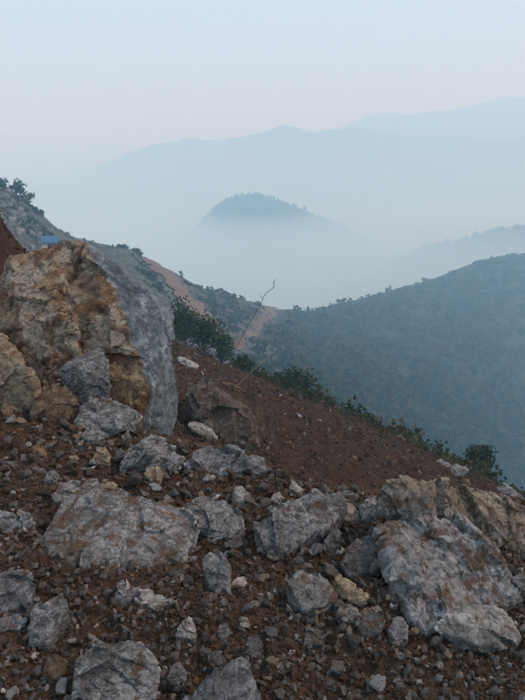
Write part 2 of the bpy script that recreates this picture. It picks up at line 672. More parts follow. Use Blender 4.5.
def roughen(me, size, amp=1.0, seed=0.0, strat=None, grit=0.0):
    n = len(me.vertices)
    V = np.empty(n * 3, np.float32)
    me.vertices.foreach_get('co', V)
    V = V.reshape(-1, 3).astype(float)
    N = np.empty(n * 3, np.float32)
    me.vertices.foreach_get('normal', N)
    N = N.reshape(-1, 3)
    q = V / size + seed
    if strat is not None:
        q = q @ strat
    w = q + 0.014 * np.stack([pnoise(q * 3 + 3), pnoise(q * 3 + 7), pnoise(q * 3 + 11)], -1)
    d = 0.062 * cellplane(w * 2.1, 1.5) + 0.017 * cellplane(w * 5.5 + 4, 1.5) + 0.008 * cellplane(w * 13 + 2, 1.6) + 0.004 * fbm(q * 3, 3) - 0.018 * np.clip(0.035 - np.abs(pnoise(w * 2.7 + 8)), 0, 1) / 0.035 * (pnoise(q * 1.9 + 2) > 0) + 0.006 * fbm(q * 22, 2)
    d = d + grit * (fbm(V * 16 + seed, 4, 2.1, .6) + 0.8 * cellplane(V * 22 + seed, 1.5))
    V = V + N * (d * size * amp)[:, None]
    me.vertices.foreach_set('co', V.astype(np.float32).ravel())
    me.update()
    return V, N


HERO = []      # (polygon, short description) for placing the small stones


def finish_stone(name, me, mat, label, cat, size, amp, seed, strat=None, stain=None, group=None, grit=0.0):
    V, N = roughen(me, size, amp, seed, strat, grit)
    if stain is not None:
        a = me.attributes.new('stain', 'FLOAT', 'POINT')
        a.data.foreach_set('value', np.clip(stain(V, N), 0, 1).astype(np.float32))
    c = V.mean(0)
    c[2] = V[:, 2].min()
    me.vertices.foreach_set('co', (V - c).astype(np.float32).ravel())
    me.polygons.foreach_set('use_smooth', np.ones(len(me.polygons), bool))
    me.set_sharp_from_angle(angle=math.radians(38))
    me.name = name
    me.materials.clear()
    me.materials.append(M[mat])
    o = bpy.data.objects.new(name, me)
    o.location = c
    return tag(link(o), label, cat, group)


def lying(poly, H=None, hf=0.5, lift=None, f=plateau0):
    """points of a stone lying on the ground whose outline in the photograph is poly"""
    poly = np.array([p[:2] for p in poly], float)
    y0, y1 = poly[:, 1].min(), poly[:, 1].max()
    base = hit(poly[:, 0].mean(), y1, 0, f)
    D = base[1]
    if H is None:
        H = hf * (y1 - y0) * D / FPX
    P = []
    for a, b in poly:
        h = H * (((y1 - b) / (y1 - y0)) ** 0.8)
        P.append(hit(a, b, h, f))
    P = np.array(P)
    c = P.mean(0)
    extra = []
    if lift is None:
        cx, cy = poly.mean(0)
        wx, wy = np.ptp(poly, axis=0)
        sg = random.choice((-1, 1))
        lift = [(cx + sg * .26 * wx, cy - .10 * wy, random.uniform(.0, .22)), (cx - sg * .3 * wx, cy + .12 * wy, random.uniform(.0, .1))]
    for (a, b, k) in lift:
        hh = H * (((y1 - b) / (y1 - y0)) ** 0.8) + k * H
        extra.append(hit(a, b, hh, f))
    low = P.copy()
    low[:, :2] = c[:2] + (low[:, :2] - c[:2]) * 0.93
    low[:, 2] = f(low[:, 0], low[:, 1]) - 0.07
    pts = np.concatenate([P] + ([np.array(extra)] if extra else []) + [low])
    size = max(np.ptp(P[:, 0]), np.ptp(P[:, 1]), 0.05)
    return pts, size, H


def rand_strat():
    r = np.linalg.qr(np.random.default_rng(random.randrange(9999)).normal(size=(3, 3)))[0]
    return r @ np.diag((0.8, 0.9, 1.7))


def stone(poly, mat, label, short=None, hf=0.5, amp=1.0, lift=None, name='rock', stain=None, cat='rock', vox=None):
    pts, size, H = lying(poly, None, hf, lift)
    v = vox or max(size / 63, 0.0042)
    me = hull_mesh([pts], v)
    HERO.append((np.array([p[:2] for p in poly], float), short))
    return finish_stone(name, me, mat, label, cat, size, amp, random.random() * 40, strat=rand_strat(), stain=stain)


# the big boulder: an ochre broken face towards the viewer, a grey joint face on the right
def big_boulder():
    A = [(-10, 325, 3.75), (3, 290, 3.95), (10, 258, 4.1), (34, 249, 4.15), (76, 244, 4.2), (93, 253, 4.05), (111, 276, 3.9), (119, 300, 3.78),
         (136, 322, 3.72), (146, 350, 3.66), (155, 385, 3.60), (150, 402, 3.58), (140, 428, 3.56), (60, 440, 3.5), (-20, 430, 3.5), (20, 330, 3.55), (70, 320, 3.58), (60, 370, 3.5), (100, 300, 3.66),
         (60, 475, 3.5), (140, 470, 3.55), (-20, 470, 3.5), (10, 262, 4.8), (80, 250, 4.9), (-10, 420, 4.8), (120, 330, 4.8), (130, 440, 4.6)]
    B = [(93, 252, 4.05), (110, 264, 4.02), (126, 279, 3.98), (152, 293, 3.98), (173, 310, 4.02), (177, 356, 3.95), (175, 394, 3.90), (168, 437, 3.82), (147, 432, 3.72),
         (111, 274, 3.95), (120, 300, 3.84), (137, 322, 3.78), (147, 350, 3.72), (156, 385, 3.66), (151, 403, 3.64), (145, 440, 3.68), (155, 322, 3.86), (164, 400, 3.76),
         (168, 470, 3.8), (145, 470, 3.7), (100, 262, 4.9), (146, 302, 5.0), (160, 335, 5.0), (155, 430, 4.9), (100, 430, 4.9)]
    pa = [tuple(at(a, b, d + .85)) for a, b, d in A]
    pb = [tuple(at(a, b, d + .85)) for a, b, d in B]
    me = hull_mesh([pa, pb], 0.018)
    V0 = np.empty(len(me.vertices) * 3, np.float32)
    me.vertices.foreach_get('co', V0)
    V0 = V0.reshape(-1, 3)
    e0 = np.array([(93, 250), (111, 276), (119, 300), (136, 322), (146, 350), (155, 385), (150, 402), (142, 430)], float)

    def stain(V, N):
        q = V
        n = fbm(q * 3.0, 4)
        # left of the joint edge (seen from the front) the face keeps its ochre crust
        px = 262.5 + FPX * V[:, 0] / (V[:, 1] * CP - (V[:, 2] - CAM_Z) * SP)
        edge = np.interp(V[:, 2], np.sort(np.array([at(a, b, 4.6)[2] for a, b in e0])), e0[::-1, 0])
        m = np.clip((edge - px + 9 * n - 3) / 6, 0, 1)
        return m * np.clip(0.95 + 0.7 * fbm(q * 2.2 + 5, 3), 0.0, 1.0)
    amp = 0.42 + 0.28 * stain(V0, None)
    HERO.append((np.array([(-20, 260), (34, 247), (93, 250), (173, 310), (177, 394), (168, 437), (-20, 437)], float), 'the huge ochre-faced boulder'))
    o = finish_stone('boulder', me, 'boulder', 'huge boulder with ochre broken face and grey right side, left of the view', 'boulder', 1.15, amp, 3.1, grit=0.010)
    V = np.empty(len(o.data.vertices) * 3, np.float32)
    o.data.vertices.foreach_get('co', V)
    V = V.reshape(-1, 3) + np.array(o.location)
    a = o.data.attributes.new('stain', 'FLOAT', 'POINT')
    a.data.foreach_set('value', stain(V, None).astype(np.float32))
    me = o.data


def boulder_mat():
    """grey limestone whose attribute 'stain' marks the ochre, rust and brown crust"""
    m = NT('crusted_boulder')
    co = m.coords()
    n1 = m.noise(co, 3.2, 7, 0.68, 0.7)
    n2 = m.noise(co, 14, 7, 0.72, 0.5)
    n3 = m.noise(co, 60, 5, 0.75)
    grey = m.mix(m.ramp(n2, [(0.40, 0.0), (0.62, 1.0)]), (0.062, 0.083, 0.093), (0.20, 0.253, 0.273))
    vv = m.math('ABSOLUTE', m.math('SUBTRACT', m.noise(m.scale(co, (1.2, 1.2, .8)), 8, 5, 0.65, 1.2), 0.5))
    vg = m.ramp(m.noise(co, 5, 3), [(0.48, 0.0), (0.6, 1.0)])
    grey = m.mix(m.math('MULTIPLY', m.ramp(vv, [(0.0, 1.0), (0.016, 0.0)]), vg), grey, (0.50, 0.51, 0.51))
    grey = m.mix(m.ramp(m.noise(m.scale(co, (1, 1, .7)), 5, 6, .7, 0.6), [(0.42, 0.6), (0.54, 0.0)]), grey, (0.062, 0.072, 0.084))
    grey = m.mix(m.ramp(m.noise(co, 20, 7, .82, 0.5), [(0.585, 0.0), (0.66, 0.75)]), grey, (0.40, 0.42, 0.43))
    ck = m.math('ABSOLUTE', m.math('SUBTRACT', m.noise(m.scale(co, (1.0, 1.0, 1.0)), 3.4, 7, 0.6, 0.5), 0.5))
    ck = m.ramp(ck, [(0.0, 1.0), (0.007, 0.0)])
    grey = m.mix(m.math('MULTIPLY', ck, 0.8), grey, (0.035, 0.035, 0.036))
    crust = m.mix(m.ramp(n1, [(0.42, 0.0), (0.58, 1.0)]), (0.090, 0.058, 0.037), (0.31, 0.220, 0.130))
    crust = m.mix(m.ramp(m.noise(co, 2.3, 5, .65, .8), [(0.49, 0.0), (0.55, 0.85)]), crust, (0.37, 0.315, 0.24))
    crust = m.mix(m.ramp(m.noise(m.scale(co, (1, 1, 1.01)), 4.1, 6, .7, .6), [(0.51, 0.0), (0.57, 0.9)]), crust, (0.14, 0.062, 0.028))
    crust = m.mix(m.ramp(m.noise(m.scale(co, (1.02, 1, 1)), 2.9, 6, .7, .6), [(0.55, 0.0), (0.66, 0.8)]), crust, (0.38, 0.265, 0.14))
    crust = m.mix(m.ramp(n2, [(0.38, 0.85), (0.50, 0.0)]), crust, (0.045, 0.030, 0.022))
    crust = m.mix(m.ramp(m.noise(co, 30, 7, .8), [(0.56, 0.0), (0.66, 0.6)]), crust, (0.33, 0.28, 0.21))
    crust = m.mix(m.math('MULTIPLY', m.ramp(n3, [(0.38, 0.8), (0.52, 0.0)]), 0.8), crust, (0.045, 0.032, 0.024))
    col = m.mix(m.ramp(m.attr('stain').outputs['Fac'], [(0.18, 0.0), (0.42, 1.0)]), grey, crust)
    nrm = m.bump(m.noise(co, 9, 3, .5), 0.010, 0.6)
    nrm = m.bump(n2, 0.012, 0.9, nrm)
    nrm = m.bump(n3, 0.009, 0.9, nrm)
    return m.done(col, 0.88, nrm)


M['boulder'] = boulder_mat()
big_boulder()

# hand-placed stones: outline in the photograph, material, label, short description, rise
ST = [
    ([(-30, 335), (-5, 328), (8, 338), (14, 350), (21, 372), (36, 386), (38, 398), (27, 411), (8, 406), (-30, 402)], 'tan', 'pale buff boulder cut by the left edge, leaning on the ochre-faced boulder', 'the buff boulder', .8, .8),
    ([(12, 375), (18, 363), (34, 362), (43, 370), (40, 379), (22, 381)], 'grey', 'squat grey stone wedged between the buff boulder and the ochre-faced boulder', None, .8, 1),
    ([(30, 412), (34, 397), (44, 385), (58, 382), (73, 392), (77, 408), (68, 418), (46, 420)], 'brown', 'rounded yellow-brown rock between the buff boulder and the pointed grey block', 'the rounded yellow-brown rock', .7, .8),
    ([(61, 373), (66, 363), (84, 354), (101, 346), (106, 352), (109, 361), (110, 382), (93, 400), (74, 400), (63, 384)], 'bluegrey', 'pointed grey block standing against the foot of the ochre-faced boulder', 'the pointed grey block', .85, .55),
    ([(71, 420), (80, 406), (91, 398), (114, 401), (130, 408), (142, 417), (128, 428), (99, 431), (75, 428)], 'grey', 'low grey rock lying directly below the pointed grey block', 'the low grey rock', .55, .9),
    ([(81, 436), (88, 429), (102, 429), (109, 434), (103, 439), (88, 440)], 'grey', 'small flat grey stone just under the low grey rock', None, .5, 1),
    ([(120, 462), (127, 446), (140, 440), (152, 434), (166, 443), (184, 457), (180, 467), (160, 471), (133, 469)], 'grey', 'peaked grey rock below the grey right side of the huge boulder', 'the peaked grey rock', .7, .9),
    ([(183, 464), (194, 450), (205, 446), (218, 445), (237, 450), (246, 457), (246, 470), (226, 475), (200, 472)], 'bluegrey', 'long grey rock on the crest of the rubble with tan crumbs before it', 'the long grey crest rock', .6, .9),
    ([(244, 458), (252, 455), (264, 457), (266, 470), (258, 475), (246, 472)], 'bluegrey', 'square bluish block at the right end of the long grey crest rock', None, .75, .6),
    ([(187, 507), (197, 498), (212, 496), (228, 500), (241, 512), (244, 527), (230, 537), (208, 538), (197, 527)], 'grey', 'blocky grey rock touching the right end of the big soil-smeared slab', 'the blocky grey rock', .6, 1),
    ([(252, 523), (270, 511), (291, 498), (305, 494), (324, 493), (342, 497), (346, 506), (332, 519), (310, 529), (298, 542), (275, 553), (262, 543)], 'grey', 'tilted flat grey slab with brown underside at the crest, right of centre', 'the tilted flat grey slab', .62, .75),
    ([(332, 497), (338, 490), (348, 489), (358, 496), (359, 504), (345, 507)], 'grey', 'rough grey stone behind the pinkish white stone on the crest', None, .6, 1),
    ([(340, 514), (346, 502), (353, 502), (357, 511), (363, 523), (353, 521), (345, 520)], 'pink', 'pinkish white stone on the crest beside the tilted flat slab', 'the pinkish white stone', .7, .8),
    ([(359, 505), (364, 500), (375, 496), (379, 505), (379, 518), (372, 526), (361, 520)], 'grey', 'upright grey block between the pinkish white stone and the outcrop', None, .85, .6),
    ([(321, 547), (327, 536), (336, 526), (341, 533), (339, 544), (331, 551)], 'dark', 'dark pointed stone under the right end of the tilted flat slab', None, .7, .8),
    ([(341, 562), (347, 546), (359, 537), (374, 534), (382, 548), (380, 566), (362, 577), (348, 574)], 'dark', 'dark purplish grey rock left of the outcrop', 'the dark purplish rock', .65, .9),
    ([(286, 580), (293, 573), (300, 567), (317, 571), (330, 581), (340, 595), (327, 604), (312, 613), (303, 606), (293, 594)], 'slab', 'angular grey rock with brown tip pointing down, centre of the rubble', 'the angular brown-tipped rock', .6, .7),
    ([(334, 577), (340, 575), (348, 580), (359, 589), (373, 600), (365, 603), (352, 601), (343, 594)], 'tan', 'yellowish wedge of rock beside the angular brown-tipped rock', 'the yellowish wedge', .6, .9),
    ([(337, 610), (345, 602), (357, 606), (364, 616), (356, 624), (343, 620)], 'dark', 'dark stone just under the yellowish wedge', None, .5, 1),
    ([(357, 622), (362, 612), (373, 611), (384, 620), (382, 632), (372, 637), (360, 633)], 'dark', 'dark brown-grey stone below the dark purplish rock, left of the outcrop', None, .6, 1),
    ([(388, 586), (391, 572), (398, 567), (404, 574), (407, 591), (403, 604), (394, 602)], 'grey', 'oval grey stone standing against the left flank of the outcrop', None, .8, .7),
    ([(388, 628), (393, 618), (402, 615), (409, 624), (408, 638), (396, 640)], 'grey', 'grey stone at the lower left corner of the outcrop', None, .6, .9),
    ([(437, 629), (446, 615), (464, 608), (486, 605), (506, 609), (518, 624), (511, 638), (500, 645), (474, 641), (452, 634)], 'pale', 'pale grey block at the foot of the outcrop', 'the pale grey block', .6, 1),
    ([(510, 600), (514, 578), (527, 570), (560, 575), (560, 610), (530, 612)], 'dark', 'dark rock at the right edge beside the outcrop', 'the dark right-edge rock', .7, 1),
    ([(77, 660), (100, 644), (128, 638), (143, 642), (151, 653), (158, 667), (157, 690), (150, 712), (112, 722), (78, 712)], 'grey', 'large blocky grey rock at the bottom edge, left of centre', 'the blocky bottom-edge rock', .5, .8),
    ([(178, 706), (200, 685), (218, 669), (242, 657), (252, 668), (262, 693), (262, 716), (225, 724), (190, 720)], 'bluegrey', 'pointed dark grey rock with white veins at the bottom edge', 'the pointed veined rock', .55, .7),
    ([(-25, 574), (0, 570), (27, 571), (36, 584), (31, 600), (12, 611), (-25, 616)], 'bluegrey', 'bluish grey rock cut by the left edge above the leaf-shaped rock', 'the bluish left-edge rock', .65, .8),
    ([(-12, 622), (2, 617), (18, 614), (27, 620), (20, 629), (-12, 632)], 'bluegrey', 'thin bluish slab cut by the left edge, left of the leaf-shaped rock', None, .4, .9),
    ([(29, 630), (31, 612), (38, 603), (63, 592), (68, 606), (59, 622), (47, 641), (31, 643)], 'bluegrey', 'leaf-shaped grey rock standing on edge near the left', 'the leaf-shaped grey rock', .6, .7),
    ([(203, 560), (211, 553), (219, 550), (227, 556), (231, 566), (230, 588), (216, 592), (206, 577)], 'grey', 'upright triangular grey stone below the blocky grey rock', 'the upright triangular stone', .75, .8),
    ([(231, 585), (236, 577), (245, 576), (247, 583), (240, 591)], 'pink', 'small pinkish stone right of the upright triangular stone', None, .5, .9),
    ([(135, 598), (140, 593), (149, 591), (163, 595), (174, 598), (161, 604), (148, 607)], 'pale', 'thin pale wedge of stone below the big soil-smeared slab', 'the thin pale wedge', .45, .9),
    ([(115, 597), (118, 583), (123, 580), (131, 592), (132, 600), (122, 604)], 'grey', 'grey triangular stone left of the thin pale wedge', None, .7, .9),
    ([(53, 494), (60, 483), (72, 479), (80, 481), (80, 489), (70, 496), (56, 501)], 'grey', 'grey stone at the upper left corner of the big soil-smeared slab', None, .55, 1),
    ([(-8, 514), (3, 511), (12, 514), (21, 526), (18, 533), (2, 533), (-8, 530)], 'bluegrey', 'grey stone cut by the left edge, left of the big soil-smeared slab', None, .55, 1),
    ([(19, 519), (23, 511), (29, 512), (35, 523), (33, 533), (24, 534)], 'grey', 'pointed grey stone next to the left tip of the big soil-smeared slab', None, .7, .9),
    ([(3, 545), (8, 538), (18, 537), (22, 545), (16, 552), (6, 552)], 'brown', 'olive-grey stone below the pointed grey stone at the far left', None, .5, 1),
    ([(100, 486), (104, 480), (112, 481), (118, 485), (113, 489), (104, 489)], 'tan', 'tan stone resting on top edge of the big soil-smeared slab', None, .6, 1),
    ([(93, 459), (96, 450), (104, 447), (111, 454), (109, 462), (99, 463)], 'tan', 'tan stone in the rubble left of the peaked grey rock', None, .65, 1),
    ([(31, 458), (32, 447), (39, 442), (46, 448), (47, 457), (40, 462)], 'brown', 'rounded rusty brown clod in the rubble below the buff boulder', None, .7, 1),
    ([(43, 479), (46, 472), (54, 469), (59, 475), (57, 482), (48, 483)], 'grey', 'grey stone in the rubble above the big soil-smeared slab, far left', None, .6, 1),
    ([(144, 474), (149, 467), (158, 466), (164, 473), (160, 480), (149, 481)], 'tan', 'beige stone just under the peaked grey rock', None, .6, 1),
    ([(228, 468), (231, 460), (239, 459), (243, 467), (238, 473)], 'pale', 'whitish stone lying against the long grey crest rock', None, .6, 1),
    ([(231, 497), (235, 486), (242, 485), (248, 493), (245, 502), (236, 503)], 'pale', 'pale stone in the rubble right above the blocky grey rock', None, .65, 1),
    ([(289, 488), (292, 481), (298, 484), (305, 490), (299, 493)], 'pale', 'white stone on the crest behind the tilted flat slab', None, .55, .8),
    ([(270, 500), (274, 493), (280, 491), (282, 497), (276, 502)], 'pale', 'small pale stone beside the upper left end of the tilted flat slab', None, .6, .8),
    ([(303, 640), (307, 630), (317, 627), (325, 634), (323, 643), (311, 645)], 'dark', 'dark stone in the rubble below the angular brown-tipped rock', None, .5, 1),
    ([(175, 633), (181, 622), (189, 616), (196, 625), (195, 635), (184, 638)], 'pale', 'grey stone with whitish edges below the thin pale wedge', None, .6, 1),
    ([(215, 633), (219, 626), (227, 623), (230, 631), (224, 637)], 'grey', 'small grey stone between the upright triangular stone and the pointed veined rock', None, .55, 1),
    ([(167, 678), (171, 664), (180, 661), (186, 672), (184, 685), (174, 687)], 'dark', 'dark stone between the two large rocks at the bottom edge', None, .6, 1),
    ([(208, 660), (213, 651), (221, 649), (225, 657), (219, 666)], 'dark', 'brown-grey stone just above the pointed veined rock', None, .55, 1),
    ([(245, 652), (248, 637), (257, 632), (263, 641), (259, 655), (251, 657)], 'dark', 'dark slate-like stone right of the pointed veined rock tip', None, .6, 1),
    ([(43, 671), (47, 656), (56, 652), (65, 660), (64, 674), (53, 678)], 'brown', 'rusty brown clod left of the large blocky grey rock', None, .6, 1),
    ([(100, 560), (108, 557), (118, 564), (116, 575), (105, 573)], 'brown', 'brown clod tucked under the front edge of the big soil-smeared slab', None, .5, 1),
    ([(389, 604), (393, 600), (398, 601), (398, 606), (392, 607)], 'pink', 'tiny whitish stone beside the oval grey stone', None, .5, .8),
]
for s_ in ST:
    poly, mat, lab, short, hf, amp = s_[:6]
    stone(poly, mat, lab, short, hf, amp)

# the big soil-smeared slab
stone([(34, 536), (46, 522), (59, 512), (61, 500), (76, 489), (89, 482), (106, 484), (119, 487), (132, 492), (146, 499), (170, 505), (189, 512), (203, 527), (199, 542), (186, 552), (171, 561), (149, 569), (124, 562), (104, 557), (80, 561), (59, 564), (38, 550)],
      'slab', 'big soil-smeared grey slab lying in the rubble, lower left', 'the big soil-smeared slab', .42, .85, lift=[(100, 510, .2), (150, 525, .15)], vox=0.0076)


# the outcrop on the right: ribbed grey mass, buff knob behind
def outcrop():
    parts = [
        [(381, 534), (395, 557), (410, 590), (414, 618), (424, 628), (442, 628), (468, 616), (500, 606), (515, 600), (513, 585), (500, 568), (478, 543), (455, 524), (430, 514), (402, 520)],
        [(430, 520), (452, 516), (476, 528), (505, 560), (520, 590), (512, 606), (498, 606), (470, 575), (447, 545)],
        [(379, 536), (380, 512), (384, 499), (394, 487), (405, 480), (420, 477), (437, 478), (441, 492), (440, 515), (424, 528), (400, 536)],
        [(437, 482), (460, 487), (481, 490), (497, 503), (525, 509), (560, 516), (560, 545), (520, 548), (480, 536), (440, 525)],
    ]
    rise = [0.15, 0.18, 0.31, 0.22]
    hulls = []
    for pl, H in zip(parts, rise):
        pts, size, _ = lying(pl, H)
        hulls.append(pts)
        HERO.append((np.array(pl, float), 'the ribbed outcrop'))
    me = hull_mesh(hulls, 0.0085)
    ang = math.radians(21)
    c, s = math.cos(ang), math.sin(ang)
    Rm = np.array([[c, -s, 0], [s, c, 0], [0, 0, 1]]) @ np.diag((2.0, 0.55, 0.8))
    knob = np.array(hulls[2]).mean(0)
    wedge = np.array(hulls[3]).mean(0)

    o = finish_stone('rock_outcrop', me, 'outcrop', 'broad ribbed grey outcrop with buff top at the lower right', 'rock', 0.75, 0.75, 7.7, strat=Rm, grit=0.014)
    V = np.empty(len(o.data.vertices) * 3, np.float32)
    o.data.vertices.foreach_get('co', V)
    V = V.reshape(-1, 3) + np.array(o.location)
    n = fbm(V * 6, 4)
    yb = np.interp(V[:, 0], [0.5, 0.9, 1.3, 1.9], [2.62, 2.60, 2.52, 2.45])
    st = np.clip((V[:, 1] - yb + 0.10 * n) / 0.08, 0, 1)
    a = o.data.attributes.new('stain', 'FLOAT', 'POINT')
    a.data.foreach_set('value', st.astype(np.float32))


def outcrop_mat():
    m = NT('ribbed_outcrop')
    co = m.coords()
    n1 = m.noise(co, 6, 7, 0.68, 0.7)
    n2 = m.noise(co, 24, 7, 0.72, 0.5)
    n3 = m.noise(co, 90, 5, 0.75)
    grey = m.mix(m.ramp(n2, [(0.40, 0.0), (0.62, 1.0)]), (0.080, 0.080, 0.076), (0.31, 0.305, 0.285))
    mp = m.n('ShaderNodeMapping')
    mp.inputs['Rotation'].default_value = (0, 0, math.radians(-21))
    m.l(co, mp.inputs['Vector'])
    mp2 = m.n('ShaderNodeMapping')
    mp2.inputs['Scale'].default_value = (2.4, 0.5, 1.0)
    m.l(mp.outputs[0], mp2.inputs['Vector'])
    mp = mp2
    vv = m.math('ABSOLUTE', m.math('SUBTRACT', m.noise(mp.outputs[0], 6, 5, 0.65, 0.9), 0.5))
    vg = m.ramp(m.noise(co, 5, 3), [(0.42, 0.0), (0.56, 1.0)])
    grey = m.mix(m.math('MULTIPLY', m.ramp(vv, [(0.0, 0.9), (0.022, 0.0)]), vg), grey, (0.50, 0.51, 0.51))
    grey = m.mix(m.ramp(m.noise(co, 16, 6, .8, 1.0), [(0.62, 0.0), (0.72, 0.6)]), grey, (0.40, 0.41, 0.41))
    soil = m.ramp(m.noise(co, 6.5, 8, .76, .8), [(0.50, 0.0), (0.56, 0.95)])
    grey = m.mix(soil, grey, m.mix(n3, (0.055, 0.034, 0.022), (0.16, 0.10, 0.06)))
    buff = m.mix(m.ramp(n1, [(0.36, 0.0), (0.62, 1.0)]), (0.13, 0.100, 0.068), (0.36, 0.305, 0.225))
    buff = m.mix(m.ramp(m.noise(co, 9, 6, .7, .8), [(0.54, 0.0), (0.60, 0.9)]), buff, (0.080, 0.040, 0.025))
    buff = m.mix(m.ramp(n2, [(0.40, 0.8), (0.50, 0.0)]), buff, (0.07, 0.05, 0.035))
    buff = m.mix(m.ramp(n3, [(0.55, 0.0), (0.66, 0.6)]), buff, (0.42, 0.38, 0.31))
    col = m.mix(m.attr('stain').outputs['Fac'], grey, buff)
    nrm = m.bump(n2, 0.018, 0.9)
    nrm = m.bump(n3, 0.006, 0.9, nrm)
    return m.done(col, 0.87, nrm)


M['outcrop'] = outcrop_mat()
outcrop()


M['buried'] = rock_mat('half_buried_rock', (0.070, 0.062, 0.055), (0.20, 0.19, 0.175), 0.5, 0.75, (0.075, 0.045, 0.030))


# stones out on the earth slope
def hits(px, py, h=0.0):
    return hit(px, py, h, lambda x, y: slope(x, y), 4.5, 45)


def slope_stone(poly, mat, label, H, depth, amp=1.0):
    poly = np.array(poly, float)
    k = int(np.argmax(poly[:, 1]))
    D = hits(poly[:, 0].mean(), poly[k, 1])[1]
    f = at(poly[:, 0], poly[:, 1], np.full(len(poly), D) + (poly[k, 1] - poly[:, 1]) / np.ptp(poly[:, 1]) * depth * .6)
    b = f.copy()
    b[:, 1] += depth
    b[:, 2] -= 0.25 * depth
    low = f.copy()
    low[:, 2] -= 0.35 * H
    me = hull_mesh([np.concatenate([f, b, low])], max(np.ptp(f[:, 0]) / 45, .01))
    finish_stone('rock', me, mat, label, 'rock', np.ptp(f[:, 0]), amp, random.random() * 30)
    return D


slope_stone([(184, 392), (195, 386), (208, 386), (221, 394), (240, 408), (252, 420), (254, 433), (244, 440), (222, 439), (200, 422), (190, 406)], 'buried', 'mottled boulder half buried in the dark earth slope, behind dry stalks', 0.8, 0.9, .9)
slope_stone([(187, 424), (196, 425), (210, 431), (217, 439), (206, 437), (194, 430)], 'pale', 'pale sliver of stone on the earth slope below the half buried boulder', 0.15, 0.25, .7)
slope_stone([(178, 358), (187, 360), (197, 367), (190, 367), (180, 363)], 'pale', 'pale flat stone on the upper earth slope beside the huge boulder', 0.3, 0.5, .8)
for poly, lab in (([(451, 471), (460, 467), (469, 470), (464, 475), (455, 476)], 'small grey stone on the earth slope left of the small upright tree'),
                  ([(438, 464), (444, 461), (450, 465), (446, 469)], 'smallest grey stone near the edge of the earth slope'),
                  ([(499, 490), (508, 487), (519, 494), (525, 500), (512, 499)], 'grey stone on the edge of the slope at the right, behind the outcrop')):
    slope_stone(poly, 'grey', lab, 0.2, 0.3)


# ------------------------------------------------------------------ the rubble's countable small stones
def inside(poly, x, y):
    n = len(poly)
    c = False
    j = n - 1
    for i in range(n):
        if (poly[i][1] > y) != (poly[j][1] > y) and x < (poly[j][0] - poly[i][0]) * (y - poly[i][1]) / (poly[j][1] - poly[i][1] + 1e-9) + poly[i][0]:
            c = not c
        j = i
    return c


def small_mesh(seed):
    r = np.random.default_rng(seed)
    q = r.normal(size=(15, 3))
    q /= np.linalg.norm(q, axis=1)[:, None]
    q *= np.array((1.0, 0.62 + .3 * r.random(), 0.45 + .3 * r.random()))
    q *= (0.78 + .35 * r.random(15))[:, None]
    me = hull_mesh([q * 0.5], 0.045)
    V, N = roughen(me, 1.0, 0.9, seed * 1.7)
    me.polygons.foreach_set('use_smooth', np.ones(len(me.polygons), bool))
    me.set_sharp_from_angle(angle=math.radians(34))
    return me


SMALL = {}
KINDS = [('grey', 'grey'), ('bluegrey', 'bluish grey'), ('dark', 'dark grey'), ('brown', 'rusty brown'), ('tan', 'tan'), ('pale', 'whitish')]
SMALL_MAT = {k: None for k, _ in KINDS}
for k, _ in KINDS:
    base = {'grey': ((0.085, 0.080, 0.072), (0.26, 0.25, 0.228), .5, .5), 'bluegrey': ((0.074, 0.076, 0.077), (0.215, 0.220, 0.220), .5, .36), 'dark': ((0.05, 0.047, 0.044), (0.15, 0.143, 0.133), .4, .55),
            'brown': ((0.075, 0.05, 0.034), (0.19, 0.135, 0.09), 0, .65), 'tan': ((0.19, 0.145, 0.095), (0.37, 0.295, 0.20), 0, .3), 'pale': ((0.22, 0.22, 0.21), (0.44, 0.43, 0.41), .2, .15)}[k]
    SMALL_MAT[k] = rock_mat('small_' + k, *base, k=2.2)
for kk, (k, _) in enumerate(KINDS):
    for v in range(5):
        me = small_mesh(100 * kk + v + 1)
        me.name = 'small_stone'
        me.materials.append(SMALL_MAT[k])
        SMALL[(k, v)] = me

LIPX = np.array([p[0] for p in LIP], float)
LIPY = np.array([p[1] for p in LIP], float)
named = [(pl, sh) for pl, sh in HERO if sh]
cent = np.array([pl.mean(0) for pl, _ in named])
half = np.array([np.ptp(pl, axis=0) / 2 for pl, _ in named])
placed = []
tries = 0
CL = {}
while len(placed) < 285 and tries < 20000:
    tries += 1
    px, py = random.uniform(-8, 533), random.uniform(405, 704)
    if py < np.interp(px, LIPX, LIPY) + 5:
        continue
    sz = 8 + 17 * random.random() ** 1.9
    if py < 480:
        sz *= 0.85
    if any(inside(pl, px, py) or inside(pl, px, py + sz * .4) or inside(pl, px, py - sz * .3) for pl, _ in HERO):
        continue
    if any((px - a) ** 2 + (py - b) ** 2 < (0.55 * (sz + s)) ** 2 for a, b, s in placed):
        continue
    placed.append((px, py, sz))
    kind, word = random.choices(KINDS, (34, 16, 20, 17, 6, 7))[0]
    P = hit(px, py)
    L = sz * P[1] / FPX * 1.15
    o = bpy.data.objects.new('small_stone', SMALL[(kind, random.randrange(5))])
    o.scale = (L, L, L)
    o.rotation_euler = (random.uniform(-.7, .7), random.uniform(-.6, .6), random.uniform(0, 6.28))
    o.location = (P[0], P[1], P[2] + L * 0.10)
    d = np.hypot((cent[:, 0] - px) / (half[:, 0] + 14), (cent[:, 1] - py) / (half[:, 1] + 14))
    j = int(np.argmin(d))
    cx, cy = cent[j]
    if abs(px - cx) * half[j][1] > abs(py - cy) * half[j][0]:
        side = 'left of' if px < cx else 'right of'
    else:
        side = 'behind' if py < cy else 'before'
    size_w = 'fist-sized' if sz > 14 else ('small' if sz > 10.5 else 'pebble-sized')
    link(o)
    CL.setdefault((size_w, word, side, named[j][1]), []).append((px, o))
